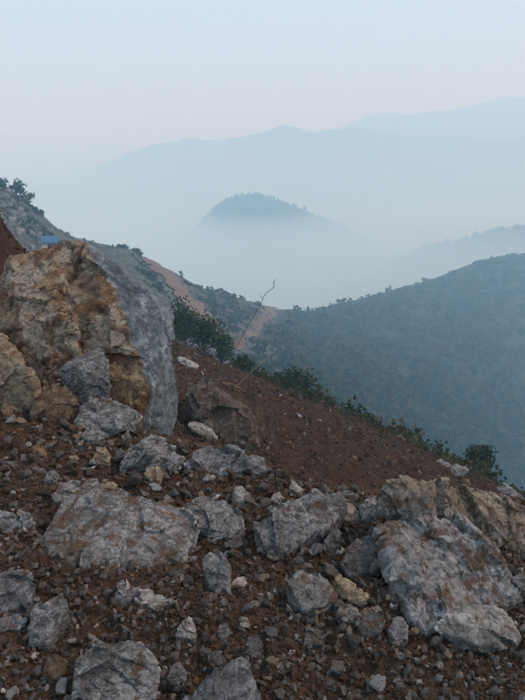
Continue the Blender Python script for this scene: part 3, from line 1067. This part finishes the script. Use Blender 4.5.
NUM = ['', 'one', 'two', 'three', 'four', 'five', 'six', 'seven', 'eight', 'nine', 'ten', 'eleven', 'twelve', 'thirteen', 'fourteen']
ORD = ['leftmost', 'second from left', 'third from left', 'fourth from left', 'fifth from left', 'sixth from left', 'seventh from left', 'eighth from left', 'ninth from left', 'tenth from left', 'eleventh from left', 'twelfth from left']
for (size_w, word, side, short), lst in CL.items():
    lst.sort(key=lambda e: e[0])
    for i, (_, o) in enumerate(lst):
        n = len(lst)
        if n == 1:
            lab = f'{size_w} {word} stone lying in the rubble {side} {short}'
        elif n == 2:
            lab = f"{('left', 'right')[i]} one of two {size_w} {word} stones {side} {short}"
        else:
            lab = f"{ORD[i] if i < n - 1 else 'rightmost'} of {NUM[n]} {size_w} {word} stones {side} {short}"
        tag(o, lab, 'stone', 'small stones in the rubble')


# ------------------------------------------------------------------ uncountable crumbs and gravel
def ico():
    bm = bmesh.new()
    bmesh.ops.create_icosphere(bm, subdivisions=1, radius=1)
    V = np.array([v.co[:] for v in bm.verts])
    F = np.array([[v.index for v in f.verts] for f in bm.faces])
    bm.free()
    return V, F


IV, IF = ico()      # 12 points, 20 faces


def rot_mats(n, r):
    q = r.normal(size=(n, 4))
    q /= np.linalg.norm(q, axis=1)[:, None]
    w, x, y, z = q.T
    return np.stack([np.stack([1 - 2 * (y * y + z * z), 2 * (x * y - z * w), 2 * (x * z + y * w)], -1),
                     np.stack([2 * (x * y + z * w), 1 - 2 * (x * x + z * z), 2 * (y * z - x * w)], -1),
                     np.stack([2 * (x * z - y * w), 2 * (y * z + x * w), 1 - 2 * (x * x + y * y)], -1)], 1)


OV = np.array([(1, 0, 0), (-1, 0, 0), (0, 1, 0), (0, -1, 0), (0, 0, 1), (0, 0, -1)], float)
OF = np.array([(0, 2, 4), (2, 1, 4), (1, 3, 4), (3, 0, 4), (2, 0, 5), (1, 2, 5), (3, 1, 5), (0, 3, 5)])


def scatter_mesh(name, pos, size, cols, mat, seed=0, flat=(1, .75, .6), jit=.34, base=None):
    r = np.random.default_rng(seed)
    n = len(pos)
    BV, BF = base or (IV, IF)
    V = BV[None] * (1 + jit * r.normal(size=(n, len(BV), 1)))
    V = V * (np.array(flat) * (0.75 + .5 * r.random((n, 3))))[:, None, :]
    V = np.einsum('nij,nkj->nki', rot_mats(n, r), V) * (size / 2)[:, None, None] + pos[:, None, :]
    F = BF[None] + (np.arange(n) * len(BV))[:, None, None]
    C = np.repeat(cols, len(BV), 0)
    return mesh_np(name, V.reshape(-1, 3), F.reshape(-1, 3), mat, False, C)


SOILS = np.array([(0.046, 0.029, 0.018), (0.086, 0.049, 0.026), (0.145, 0.076, 0.034), (0.068, 0.047, 0.031), (0.105, 0.084, 0.064)])
CHIPS = np.array([(0.135, 0.128, 0.115), (0.24, 0.23, 0.205), (0.085, 0.080, 0.074), (0.25, 0.19, 0.125), (0.46, 0.43, 0.38), (0.075, 0.05, 0.034), (0.12, 0.072, 0.042)])


def on_rubble(px, py):
    d = ray(px, py)
    t = CAM_Z / -d[:, 2]
    for _ in range(8):
        P = np.array((0, 0, CAM_Z)) + d * t[:, None]
        t = (plateau0(P[:, 0], P[:, 1]) - CAM_Z) / d[:, 2]
    P = np.array((0, 0, CAM_Z)) + d * t[:, None]
    P[:, 2] = plateau(P[:, 0], P[:, 1])
    p0 = P.copy()
    p0[:, 2] = 0
    P[:, 2] += 0.050 * fbm(p0 * 1.9, 3) + 0.022 * fbm(p0 * 7 + 5, 3) + 0.016 * cellplane(p0 * 13 + np.array((0, 0, .3)), 1.1) + 0.012 * fbm(p0 * 24, 2) - 0.02
    return P, p0


def crumbs():
    r = np.random.default_rng(21)

    def pix(n):
        px = r.uniform(-130, 655, n)
        py = 396 + 330 * r.random(n) ** 0.9
        k = py > np.interp(px, LIPX, LIPY) - 5
        return on_rubble(px[k], py[k])
    P, p0 = pix(72000)
    n = len(P)
    size = 0.005 + 0.019 * r.random(n) ** 2.8
    size *= np.clip(P[:, 1] / 2.3, .8, 2)
    cl = fbm(p0 * 2.6 + 31, 3)
    idx = r.choice(5, n, p=(.30, .28, .14, .18, .10))
    rust = (cl > 0.15) & (r.random(n) < .55)
    idx[rust] = r.choice([1, 2, 2], rust.sum())
    P[:, 2] += size * .15
    o = bpy.data.objects.new('soil_crumbs', scatter_mesh('soil_crumbs', P, size, SOILS[idx] * (0.7 + .6 * r.random((n, 1))), M['crumbs'], 5, (1, .85, .7), .25, (OV, OF)))
    tag(link(o), 'loose brown soil crumbs covering the rubble', 'soil', kind='stuff')
    P, p0 = pix(12500)
    n = len(P)
    size = (0.010 + 0.046 * r.random(n) ** 2.8) * np.clip(P[:, 1] / 2.3, .8, 2)
    idx = r.choice(7, n, p=(.25, .22, .13, .06, .07, .14, .13))
    P[:, 2] += size * .18
    o = bpy.data.objects.new('stone_chips', scatter_mesh('stone_chips', P, size, CHIPS[idx] * (0.65 + .6 * r.random((n, 1))), M['crumbs'], 7, (1, .7, .5), .30))
    tag(link(o), 'small grey and brown stone chips mixed through the rubble', 'gravel', kind='stuff')
    # the ground to either side of the view
    n = 5000
    x = np.where(r.random(n) < .5, r.uniform(1.2, 3.6, n), r.uniform(-3.6, -1.2, n))
    y = r.uniform(0.1, 3.8, n)
    k = (np.abs(x) > 0.52 * y + .15) & (y < np.interp(x, LIPW[:, 0], LIPW[:, 1]))
    x, y = x[k], y[k]
    n = len(x)
    p0 = np.stack([x, y, 0 * x], -1)
    z = plateau(x, y) + 0.050 * fbm(p0 * 1.9, 3) + 0.022 * fbm(p0 * 7 + 5, 3) - 0.012
    size = 0.012 + 0.05 * r.random(n) ** 2.6
    idx = r.choice(7, n, p=(.24, .17, .15, .06, .04, .17, .17))
    o = bpy.data.objects.new('side_gravel', scatter_mesh('side_gravel', np.stack([x, y, z], -1), size, CHIPS[idx] * (0.65 + .6 * r.random((n, 1))), M['crumbs'], 17, (1, .7, .5), .28, (OV, OF)))
    tag(link(o), 'brown and grey gravel on the ground beside the rubble', 'gravel', kind='stuff')
    # earth slope
    n = 40000
    th = r.uniform(-0.75, 0.62, n)
    rr = np.exp(r.uniform(math.log(5.0), math.log(46), n))
    x, y = np.sin(th) * rr, np.cos(th) * rr
    pp = np.stack([x, y, 0 * x], -1)
    z = slope(x, y) + 0.15 * fbm(pp * np.array((1.3, .7, 1)), 4) + 0.05 * cellplane(pp * 3.5 + np.array((0, 0, .4)), 1.2)
    size = (0.0020 + 0.0105 * r.random(n) ** 3.6) * rr
    sil = np.interp(th, _sil[:, 0], _sil[:, 1])
    P = np.stack([x, y, z + size * .12], -1)
    pal = np.array([(0.040, 0.021, 0.013), (0.082, 0.041, 0.024), (0.130, 0.066, 0.034), (0.064, 0.046, 0.034), (0.13, 0.115, 0.10), (0.26, 0.245, 0.23), (0.14, 0.075, 0.042)])
    idx = r.choice(7, n, p=(.24, .25, .18, .15, .09, .03, .06))
    cols = pal[idx] * (0.7 + .6 * r.random((n, 1)))
    k = rr < sil + 3
    o = bpy.data.objects.new('slope_clods', scatter_mesh('slope_clods', P[k], size[k], cols[k], M['clods'], 6, base=(OV, OF)))
    tag(link(o), 'dark brown clods and chips strewn over the earth slope', 'rubble', kind='stuff')
    # pale stones strewn over the quarry hill
    n = 5200
    px = r.uniform(-80, 330, n)
    s = r.uniform(0.05, 0.985, n)
    P = hillside(px, s)
    m = fbm(P * 0.045 + 3, 3) + 0.35 * (px > 225) * (s > .35) > 0.0
    P = P[m]
    size = (0.5 + 2.3 * r.random(len(P)) ** 3)
    cols = np.array([(0.20, 0.20, 0.195)]) * (0.35 + .8 * r.random((len(P), 1)))
    o = bpy.data.objects.new('hillside_stones', scatter_mesh('hillside_stones', P, size, cols, M['far_rock'], 8))
    tag(link(o), 'pale stones strewn over the far quarry hillside', 'rubble', kind='stuff')


crumbs()


# ------------------------------------------------------------------ plants
def leaf_quads(centers, size, r, up=0.3):
    n = len(centers)
    R = rot_mats(n, r)
    q = np.array([(-.5, -.32, 0), (.5, -.32, 0.06), (.5, .32, 0), (-.5, .32, 0.06)])
    V = np.einsum('nij,kj->nki', R, q) * size[:, None, None] + centers[:, None, :]
    F = np.arange(n * 4).reshape(n, 4)
    return V.reshape(-1, 3), F


GREEN = np.array([(0.030, 0.045, 0.022), (0.045, 0.062, 0.028), (0.065, 0.078, 0.035), (0.105, 0.088, 0.045), (0.035, 0.050, 0.034), (0.12, 0.075, 0.042), (0.08, 0.10, 0.045)])
DARKG = np.array([(0.022, 0.038, 0.020), (0.032, 0.052, 0.026), (0.050, 0.070, 0.032), (0.085, 0.095, 0.045)])


def crown_pts(n, rad, r, lobes=7):
    """leaf positions gathered in uneven lobes"""
    L = r.normal(size=(lobes, 3))
    L /= np.linalg.norm(L, axis=1)[:, None]
    L *= (0.35 + .35 * r.random((lobes, 1)))
    k = r.integers(0, lobes, n)
    d = r.normal(size=(n, 3))
    d /= np.linalg.norm(d, axis=1)[:, None]
    p = L[k] + d * (0.15 + .45 * r.random((n, 1)) ** .8) * (0.7 + .6 * r.random(lobes))[k][:, None]
    return p * np.array(rad), k


def tube(path, r0, r1, n=6):
    path = np.asarray(path, float)
    V, F = [], []
    for i, p in enumerate(path):
        t = path[min(i + 1, len(path) - 1)] - path[max(i - 1, 0)]
        t /= np.linalg.norm(t) + 1e-9
        a = np.cross(t, (0.3, 1, 0.1))
        a /= np.linalg.norm(a) + 1e-9
        b = np.cross(t, a)
        rr = r0 + (r1 - r0) * i / (len(path) - 1)
        for k in range(n):
            g = 2 * math.pi * k / n
            V.append(p + rr * (math.cos(g) * a + math.sin(g) * b))
    for i in range(len(path) - 1):
        for k in range(n):
            F.append((i * n + k, i * n + (k + 1) % n, (i + 1) * n + (k + 1) % n, (i + 1) * n + k))
    return np.array(V), np.array(F)


def plant(name, base, w, h, label, cat, pal, group=None, seed=0, n=1500, leaf=0.07, trunk=0.25, lobes=9, squash=1.0):
    r = np.random.default_rng(seed + 50)
    root = bpy.data.objects.new(name, None)
    root.location = base
    tag(link(root), label, cat, group)
    p, k = crown_pts(n, (w * .62, w * .62, h * (1 - trunk) * .62 * squash), r, lobes)
    p[:, 2] += h * (trunk + (1 - trunk) * .5)
    p = p[p[:, 2] > 0.02 * h]
    tone = (0.75 + .5 * r.random(lobes))[k][: len(p)]
    cols = pal[r.integers(0, len(pal), len(p))] * tone[:, None] * (0.8 + .4 * r.random((len(p), 1)))
    V, F = leaf_quads(p, leaf * (0.7 + .7 * r.random(len(p))), r)
    link(bpy.data.objects.new('crown', mesh_np('crown', V, F, M['leaf'], False, np.repeat(cols, 4, 0))), root)
    Vs, Fs, off = [], [], 0
    for q in range(5):
        e = np.array((r.uniform(-.3, .3) * w, r.uniform(-.3, .3) * w, h * r.uniform(.55, .85)))
        path = [np.array((0, 0, -0.25 * h)), np.array((0, 0, 0.08 * h)) + e * .08, e * .5 + np.array((r.uniform(-.05, .05) * w, 0, 0)), e]
        v, f = tube(path, 0.028 * h, 0.006 * h)
        Vs.append(v)
        Fs.append(f + off)
        off += len(v)
    link(bpy.data.objects.new('trunk', mesh_np('trunk', np.concatenate(Vs), np.concatenate(Fs), M['bark'], True)), root)
    return root


def edge_point(px, py, D):
    p = at(px, py, D)
    return p


SHR = [((480, 479), 23.5, 27, 42, 'small upright dark tree standing at the right end of the earth slope edge'),
       ((457, 468), 24.5, 20, 12, 'low dark shrub just left of the small upright tree'),
       ((294, 399), 33.0, 42, 30, 'dark spreading bush on the slope edge near the middle'),
       ((325, 410), 33.0, 22, 15, 'small olive bush right of the dark spreading bush'),
       ((186, 345), 40.0, 34, 42, 'tall dark shrub right beside the huge boulder'),
       ((204, 356), 41.0, 34, 40, 'dark shrub in the middle of the row behind the huge boulder'),
       ((222, 364), 42.0, 26, 30, 'dark shrub at the right end of the row behind the huge boulder'),
       ((243, 374), 42.0, 22, 18, 'low shrub between the row of dark shrubs and the spreading bush')]
for i, ((px, py), D, w, h, lab) in enumerate(SHR):
    b = at(px, py, D)
    k = D / FPX
    plant('bush' if i else 'small_tree', b, w * k, h * k, lab, 'bush' if i else 'tree', DARKG if i not in (3, 7) else GREEN, 'bushes along the edge of the earth slope', i, 1700 if i else 2600, 0.062 * w * k * (1 if i else 1.25), 0.12, 16)

RT = [((4, 193), 12, 14, 'small tree on the far left ridge, cut by the left edge'),
      ((16, 198), 14, 17, 'bushy tree on the far left ridge top'),
      ((29, 208), 13, 17, 'tree right of the bushy one on the far left ridge'),
      ((40, 217), 9, 8, 'low shrub down the far left ridge, right of the trees'),
      ((122, 251), 12, 9, 'shrub on the ridge above the huge boulder'),
      ((138, 256), 12, 8, 'shrub where the ridge starts to drop to the road')]
for i, ((px, py), w, h, lab) in enumerate(RT):
    D = np.interp(px, DT[:, 0], DT[:, 1])
    b = at(px, py + 1, D * .995)
    k = D / FPX
    plant('ridge_tree', b, w * k, h * k, lab, 'tree', DARKG, 'trees on the far left ridge', 30 + i, 420, 0.11 * w * k, 0.2, 7)


def woodland():
    """scrub and woodland of the far hillside: one mass"""
    r = np.random.default_rng(77)
    n = 12500
    px = r.uniform(-60, 700, n)
    s = r.random(n) ** 0.9 * 0.99
    left = px < 290
    P = hillside(px, s)
    dens = fbm(P * 0.03 + 11, 3)
    keep = (~left & (dens > -0.6)) | (left & (dens > 0.02) & (r.random(n) < np.clip((px - 30) / 130, .5, .9)))
    # keep the two tracks clear
    yt = np.interp(px, TOP[:, 0], TOP[:, 1])
    yb = np.interp(px, BOT[:, 0], BOT[:, 1])
    py = yb + (yt - yb) * s
    tr = np.interp(py, [304, 309, 318, 326, 334, 345, 356], [281, 271, 267, 264, 254, 243, 228])
    keep &= ~((np.abs(px - tr) < 12) & (py > 302) & (py < 357))
    rd = np.interp(py, [262, 280, 293, 307, 322, 336], [150, 168, 178, 188, 199, 210])
    keep &= ~((np.abs(px - rd) < 13) & (py < 338))
    P, px, s = P[keep], px[keep], s[keep]
    D = P[:, 1]
    R = (0.0044 + 0.0080 * r.random(len(P)) ** 2.2) * D * np.where(px < 290, .72, 1) * (0.85 + .5 * (s < .5))
    R = np.clip(R, .5, 3.8)
    m = 18
    C = r.normal(size=(len(P), m, 3))
    C /= np.linalg.norm(C, axis=2)[:, :, None]
    C *= (0.45 + .55 * r.random((len(P), m, 1)) ** .6)
    C[:, :, 2] = C[:, :, 2] * .8 + .5
    C = C * R[:, None, None] + P[:, None, :]
    tone = GREEN[r.integers(0, len(GREEN), len(P))] * (0.5 + .5 * r.random((len(P), 1)))
    cols = np.repeat(tone, m, 0) * (0.8 + .4 * r.random((len(P) * m, 1)))
    size = np.repeat(R * .62, m) * (0.7 + .6 * r.random(len(P) * m))
    V, F = leaf_quads(C.reshape(-1, 3), size, r)
    o = bpy.data.objects.new('hillside_woodland', mesh_np('hillside_woodland', V, F, M['leaf'], False, np.repeat(cols, 4, 0)))
    tag(link(o), 'blue-green scrub and woodland covering the far hillside', 'woodland', kind='stuff')
    knoll = bpy.data.objects['wooded_knoll'].data
    rid = bpy.data.objects['right_ridge'].data
    for nm, me, n, lab in (('knoll_woodland', knoll, 2600, 'bluish trees covering the misty knoll'), ('ridge_woodland', rid, 2200, 'bluish trees covering the misty right ridge')):
        Q = np.empty(len(me.vertices) * 3, np.float32)
        me.vertices.foreach_get('co', Q)
        Q = Q.reshape(-1, 3).astype(float)
        Q = Q[(Q[:, 2] > -150) & (Q[:, 1] < Q[:, 1].mean() + 30)]
        Q = Q[r.integers(0, len(Q), n)] + r.normal(size=(n, 3)) * np.array((3, 3, .6))
        R = 2.0 + 3.2 * r.random(n) ** 2
        C = r.normal(size=(n, 8, 3))
        C /= np.linalg.norm(C, axis=2)[:, :, None]
        C = C * R[:, None, None] * np.array((.8, .8, 1)) + Q[:, None, :] + np.array((0, 0, 1.5))
        cc = np.repeat(GREEN[r.integers(0, len(GREEN), n)], 8, 0)
        V, F = leaf_quads(C.reshape(-1, 3), np.repeat(R * 1.2, 8), r)
        o = bpy.data.objects.new(nm, mesh_np(nm, V, F, M['leaf'], False, np.repeat(cc, 4, 0)))
        tag(link(o), lab, 'woodland', kind='stuff')
    # low scrub just over the edge
    n = 520
    th = r.uniform(math.atan((235 - 262.5) / 580), math.atan((570 - 262.5) / 560), n)
    rr = np.interp(th, _sil[:, 0], _sil[:, 1]) + 0.6 + 7 * r.random(n) ** 1.5
    x, y = np.sin(th) * rr, np.cos(th) * rr
    Q = np.stack([x, y, slope(x, y)], -1)
    R = (0.14 + .46 * r.random(n) ** 1.8) * y / 20
    C = r.normal(size=(n, 60, 3))
    C /= np.linalg.norm(C, axis=2)[:, :, None]
    C *= (0.4 + .6 * r.random((n, 60, 1)))
    C[:, :, 2] = C[:, :, 2] * .9 + .7
    C = C * R[:, None, None] + Q[:, None, :]
    pal = np.array([(0.045, 0.056, 0.026), (0.070, 0.074, 0.036), (0.030, 0.046, 0.022), (0.10, 0.088, 0.050), (0.030, 0.044, 0.024)])
    cc = np.repeat(pal[r.integers(0, 5, n)], 60, 0) * (0.75 + .5 * r.random((n * 60, 1)))
    V, F = leaf_quads(C.reshape(-1, 3), np.repeat(R * .26, 60) * (0.6 + .8 * r.random(n * 60)), r)
    o = bpy.data.objects.new('edge_scrub', mesh_np('edge_scrub', V, F, M['leaf'], False, np.repeat(cc, 4, 0)))
    tag(link(o), 'low olive scrub growing just over the edge of the earth slope', 'scrub', kind='stuff')
    # grass and weeds along the edge of the earth slope
    n = 9000
    th = np.interp(r.random(n), [0, 1], [math.atan((225 - 262.5) / 580), math.atan((560 - 262.5) / 560)])
    rr = np.interp(th, _sil[:, 0], _sil[:, 1]) + r.normal(size=n) * 0.8 + 1.1
    x, y = np.sin(th) * rr, np.cos(th) * rr
    z = slope(x, y)
    keep = fbm(np.stack([x, y, 0 * x], -1) * .5 + 4, 2) > -0.15
    x, y, z = x[keep], y[keep], z[keep]
    n = len(x)
    hgt = (0.08 + .34 * r.random(n) ** 2) * (y / 24)
    wd = 0.018 * y / 20 + 0 * x
    an = r.uniform(0, 6.28, n)
    dx, dy = np.cos(an) * wd, np.sin(an) * wd
    lx, ly = r.normal(size=n) * hgt * .35, r.normal(size=n) * hgt * .35
    V = np.stack([np.stack([x - dx, y - dy, z - .05], -1), np.stack([x + dx, y + dy, z - .05], -1), np.stack([x + lx + dx * .3, y + ly + dy * .3, z + hgt], -1), np.stack([x + lx - dx * .3, y + ly - dy * .3, z + hgt], -1)], 1)
    pal = np.array([(0.075, 0.075, 0.034), (0.10, 0.092, 0.045), (0.055, 0.066, 0.03), (0.14, 0.115, 0.065)])
    cols = pal[r.integers(0, 4, n)] * (0.8 + .4 * r.random((n, 1)))
    o = bpy.data.objects.new('edge_grass', mesh_np('edge_grass', V.reshape(-1, 3), np.arange(n * 4).reshape(n, 4), M['leaf'], False, np.repeat(cols, 4, 0)))
    tag(link(o), 'olive grass and weeds along the edge of the earth slope', 'grass', kind='stuff')


woodland()


# dry stalks rising from beside the half buried boulder
def stalk(name, pts, D0, D1, r0, r1, mat, label, forks=()):
    pts = np.array(pts, float)
    t = np.linspace(0, len(pts) - 1, 40)
    px = np.interp(t, np.arange(len(pts)), pts[:, 0])
    py = np.interp(t, np.arange(len(pts)), pts[:, 1])
    for _ in range(3):
        px[1:-1] = (px[:-2] + px[1:-1] * 2 + px[2:]) / 4
        py[1:-1] = (py[:-2] + py[1:-1] * 2 + py[2:]) / 4
    P = at(px, py, np.linspace(D0, D1, 40))
    c = P[0].copy()
    V, F = tube(P - c, r0, r1)
    for t_, dx, dz in forks:
        b = P[int(t_ * 39)] - c
        L = abs(dx) + abs(dz)
        v, f = tube([b, b + np.array((dx * .5, .1 * L, dz * .4)), b + np.array((dx, .15 * L, dz))], r1 * .9, r1 * .4)
        F = np.concatenate([F, f + len(V)])
        V = np.concatenate([V, v])
    o = bpy.data.objects.new(name, mesh_np(name, V, F, M[mat], True))
    o.location = c
    return tag(link(o), label, 'stalk')


def dry_grass():
    r = np.random.default_rng(9)
    n = 900
    c = np.array([hits(a, b) for a, b in ((205, 408), (218, 402), (232, 415), (245, 425), (255, 436), (225, 445), (262, 420), (196, 392))])
    i = r.integers(0, len(c), n)
    x = c[i, 0] + r.normal(size=n) * .28
    y = c[i, 1] + r.normal(size=n) * .35
    z = slope(x, y)
    h = 0.10 + .45 * r.random(n) ** 1.7
    an = r.uniform(0, 6.28, n)
    dx, dy = np.cos(an) * .004, np.sin(an) * .004
    lx, ly = r.normal(size=n) * h * .5 + h * .2, r.normal(size=n) * h * .4
    V = np.stack([np.stack([x - dx, y - dy, z - .05], -1), np.stack([x + dx, y + dy, z - .05], -1), np.stack([x + lx + dx * .3, y + ly + dy * .3, z + h], -1), np.stack([x + lx - dx * .3, y + ly - dy * .3, z + h], -1)], 1)
    pal = np.array([(0.20, 0.155, 0.09), (0.12, 0.09, 0.055), (0.09, 0.085, 0.045), (0.28, 0.22, 0.13)])
    cols = pal[r.integers(0, 4, n)]
    o = bpy.data.objects.new('dry_grass', mesh_np('dry_grass', V.reshape(-1, 3), np.arange(n * 4).reshape(n, 4), M['leaf'], False, np.repeat(cols, 4, 0)))
    tag(link(o), 'thin dry grass around the half buried boulder', 'grass', kind='stuff')


dry_grass()
SD = hits(222, 384)[1]
k = SD / FPX
stalk('dry_stalk', [(218, 392), (222, 380), (230, 362), (237, 346), (247, 327), (256, 312), (261, 304), (263, 297), (268, 291), (273, 289), (274, 284), (275, 279)], SD, SD + .4, .34 * k, .26 * k, 'deadwood', 'tall dry stalk ending in a crooked dark twig, beside the half buried boulder', ((.45, .18, .12), (.62, -.12, .16), (.8, .10, .10), (.9, -.05, .09)))
stalk('dry_stalk', [(229, 396), (236, 387), (250, 373), (262, 362), (270, 356)], SD, SD + .3, .36 * k, .2 * k, 'straw', 'pale dry stalk leaning right beside the tall crooked stalk', ((.55, .05, .15), (.75, .12, .02)))
stalk('dry_stalk', [(206, 404), (212, 392), (222, 382), (232, 384), (246, 392)], SD - .1, SD + .1, .4 * k, .2 * k, 'straw', 'low arching dry stalk over the half buried boulder')
stalk('dry_stalk', [(214, 412), (226, 402), (244, 398), (262, 408), (275, 420)], SD - .15, SD - .1, .4 * k, .2 * k, 'straw', 'low dry stalk bent right across the half buried boulder')


# little shed with a blue roof on the quarry hill
def shed():
    px, py = 50, 249
    s = float(hill_s(px, py))
    b = hillside(np.array([px]), np.array([s]))[0]
    root = bpy.data.objects.new('shed', None)
    root.location = b
    root.rotation_euler = (0, 0, 0.25)
    tag(link(root), 'little shed with a blue roof on the far hillside above the huge boulder', 'shed')
    w, d, h = 1.5, 1.3, 0.8

    def box(nm, x0, x1, y0, y1, z0, z1, mat, par):
        V = [(x, y, z) for x in (x0, x1) for y in (y0, y1) for z in (z0, z1)]
        F = [(0, 1, 3, 2), (4, 6, 7, 5), (0, 4, 5, 1), (2, 3, 7, 6), (0, 2, 6, 4), (1, 5, 7, 3)]
        return link(bpy.data.objects.new(nm, mesh_np(nm, V, F, mat)), par)
    wall = NT('shed_wall').done((0.16, 0.17, 0.18), 0.8)
    blue = NT('blue_sheet').done((0.035, 0.11, 0.22), 0.6)
    box('wall', -w, w, -d, d, -1.5, h, wall, root)
    box('door', -.4, .4, -d - .03, -d - .005, -.6, h - .2, NT('shed_door').done((.06, .06, .065), .8), root)
    # corrugated lean-to roof
    xs = np.linspace(-w - .3, w + .3, 41)
    ys = np.array([-d - .35, d + .35])
    top, bot = [], []
    for x in xs:
        for y in ys:
            z = h + .12 + (y + d) * .33 + 0.05 * math.sin(x * 12)
            top.append((x, y, z + .04))
            bot.append((x, y, z))
    V = np.array(top + bot)
    F = grid_faces(41, 2)
    F = np.concatenate([F, F[:, ::-1] + 82])
    link(bpy.data.objects.new('roof', mesh_np('roof', V, F, blue)), root)


shed()


# ------------------------------------------------------------------ air
def volume_mat(name, col, dens, aniso=0.1, absorb=(1, 1, 1)):
    m = bpy.data.materials.new(name)
    m.use_nodes = True
    t = m.node_tree
    t.nodes.clear()
    out = t.nodes.new('ShaderNodeOutputMaterial')
    v = t.nodes.new('ShaderNodeVolumePrincipled')
    v.inputs['Color'].default_value = (*col, 1)
    v.inputs['Absorption Color'].default_value = (*absorb, 1)      # white: the air scatters, it does not absorb
    v.inputs['Density'].default_value = dens
    v.inputs['Anisotropy'].default_value = aniso
    t.links.new(v.outputs[0], out.inputs['Volume'])
    return m


def closed_box(name, lo, hi, mat):
    V = [(x, y, z) for x in (lo[0], hi[0]) for y in (lo[1], hi[1]) for z in (lo[2], hi[2])]
    F = [(0, 1, 3, 2), (4, 6, 7, 5), (0, 4, 5, 1), (2, 3, 7, 6), (0, 2, 6, 4), (1, 5, 7, 3)]
    o = bpy.data.objects.new(name, mesh_np(name, V, F, mat))
    return tag(link(o), kind='stuff')


HAZE_D = 0.00145
tag(closed_box('haze', (-4500, -800, -340), (4500, 4800, 420), volume_mat('haze_air', (0.42, 0.78, 1.0), HAZE_D)), 'pale blue haze filling the valley air', 'haze')


def fog_bank(name, y0, y1, half, z0, z1, dens):
    """a low bank of denser mist lying in the valley bottom, thin at its rim"""
    nu, nv = 48, 14
    V, F = [], []
    for j in range(nv):
        ph = math.pi * j / (nv - 1)
        for i in range(nu):
            a = 2 * math.pi * i / nu
            e = math.copysign(abs(math.cos(a)) ** .6, math.cos(a)), math.copysign(abs(math.sin(a)) ** .6, math.sin(a))
            rr = max(0.0, math.sin(ph)) ** .5
            V.append((half * e[0] * rr, (y0 + y1) / 2 + (y1 - y0) / 2 * e[1] * rr, (z0 + z1) / 2 + (z1 - z0) / 2 * math.cos(ph)))
    for j in range(nv - 1):
        for i in range(nu):
            F.append((j * nu + i, (j + 1) * nu + i, (j + 1) * nu + (i + 1) % nu, j * nu + (i + 1) % nu))
    o = bpy.data.objects.new(name, mesh_np(name, V, F, volume_mat(name + '_air', (0.70, 0.90, 1.0), dens, 0.1, (0.32, 0.68, 1))))
    return tag(link(o), 'low mist lying in the valley around the wooded knoll', 'mist', 'layers of valley mist', kind='stuff')


for top, y0, y1, dn in ((110, 1620, 3000, .0003), (75, 1560, 2900, .0004), (45, 1480, 2800, .0005), (18, 1400, 2600, .0006), (-10, 1300, 2450, .0007), (-36, 1200, 2430, .0008),
                        (-66, 900, 2420, .0009), (-80, 740, 2380, .0015), (-90, 520, 2300, .0020), (-82, 290, 2200, .0020), (-112, 420, 2200, .0020)):
    fog_bank('valley_mist', y0, y1, 2300, -250, top, dn)
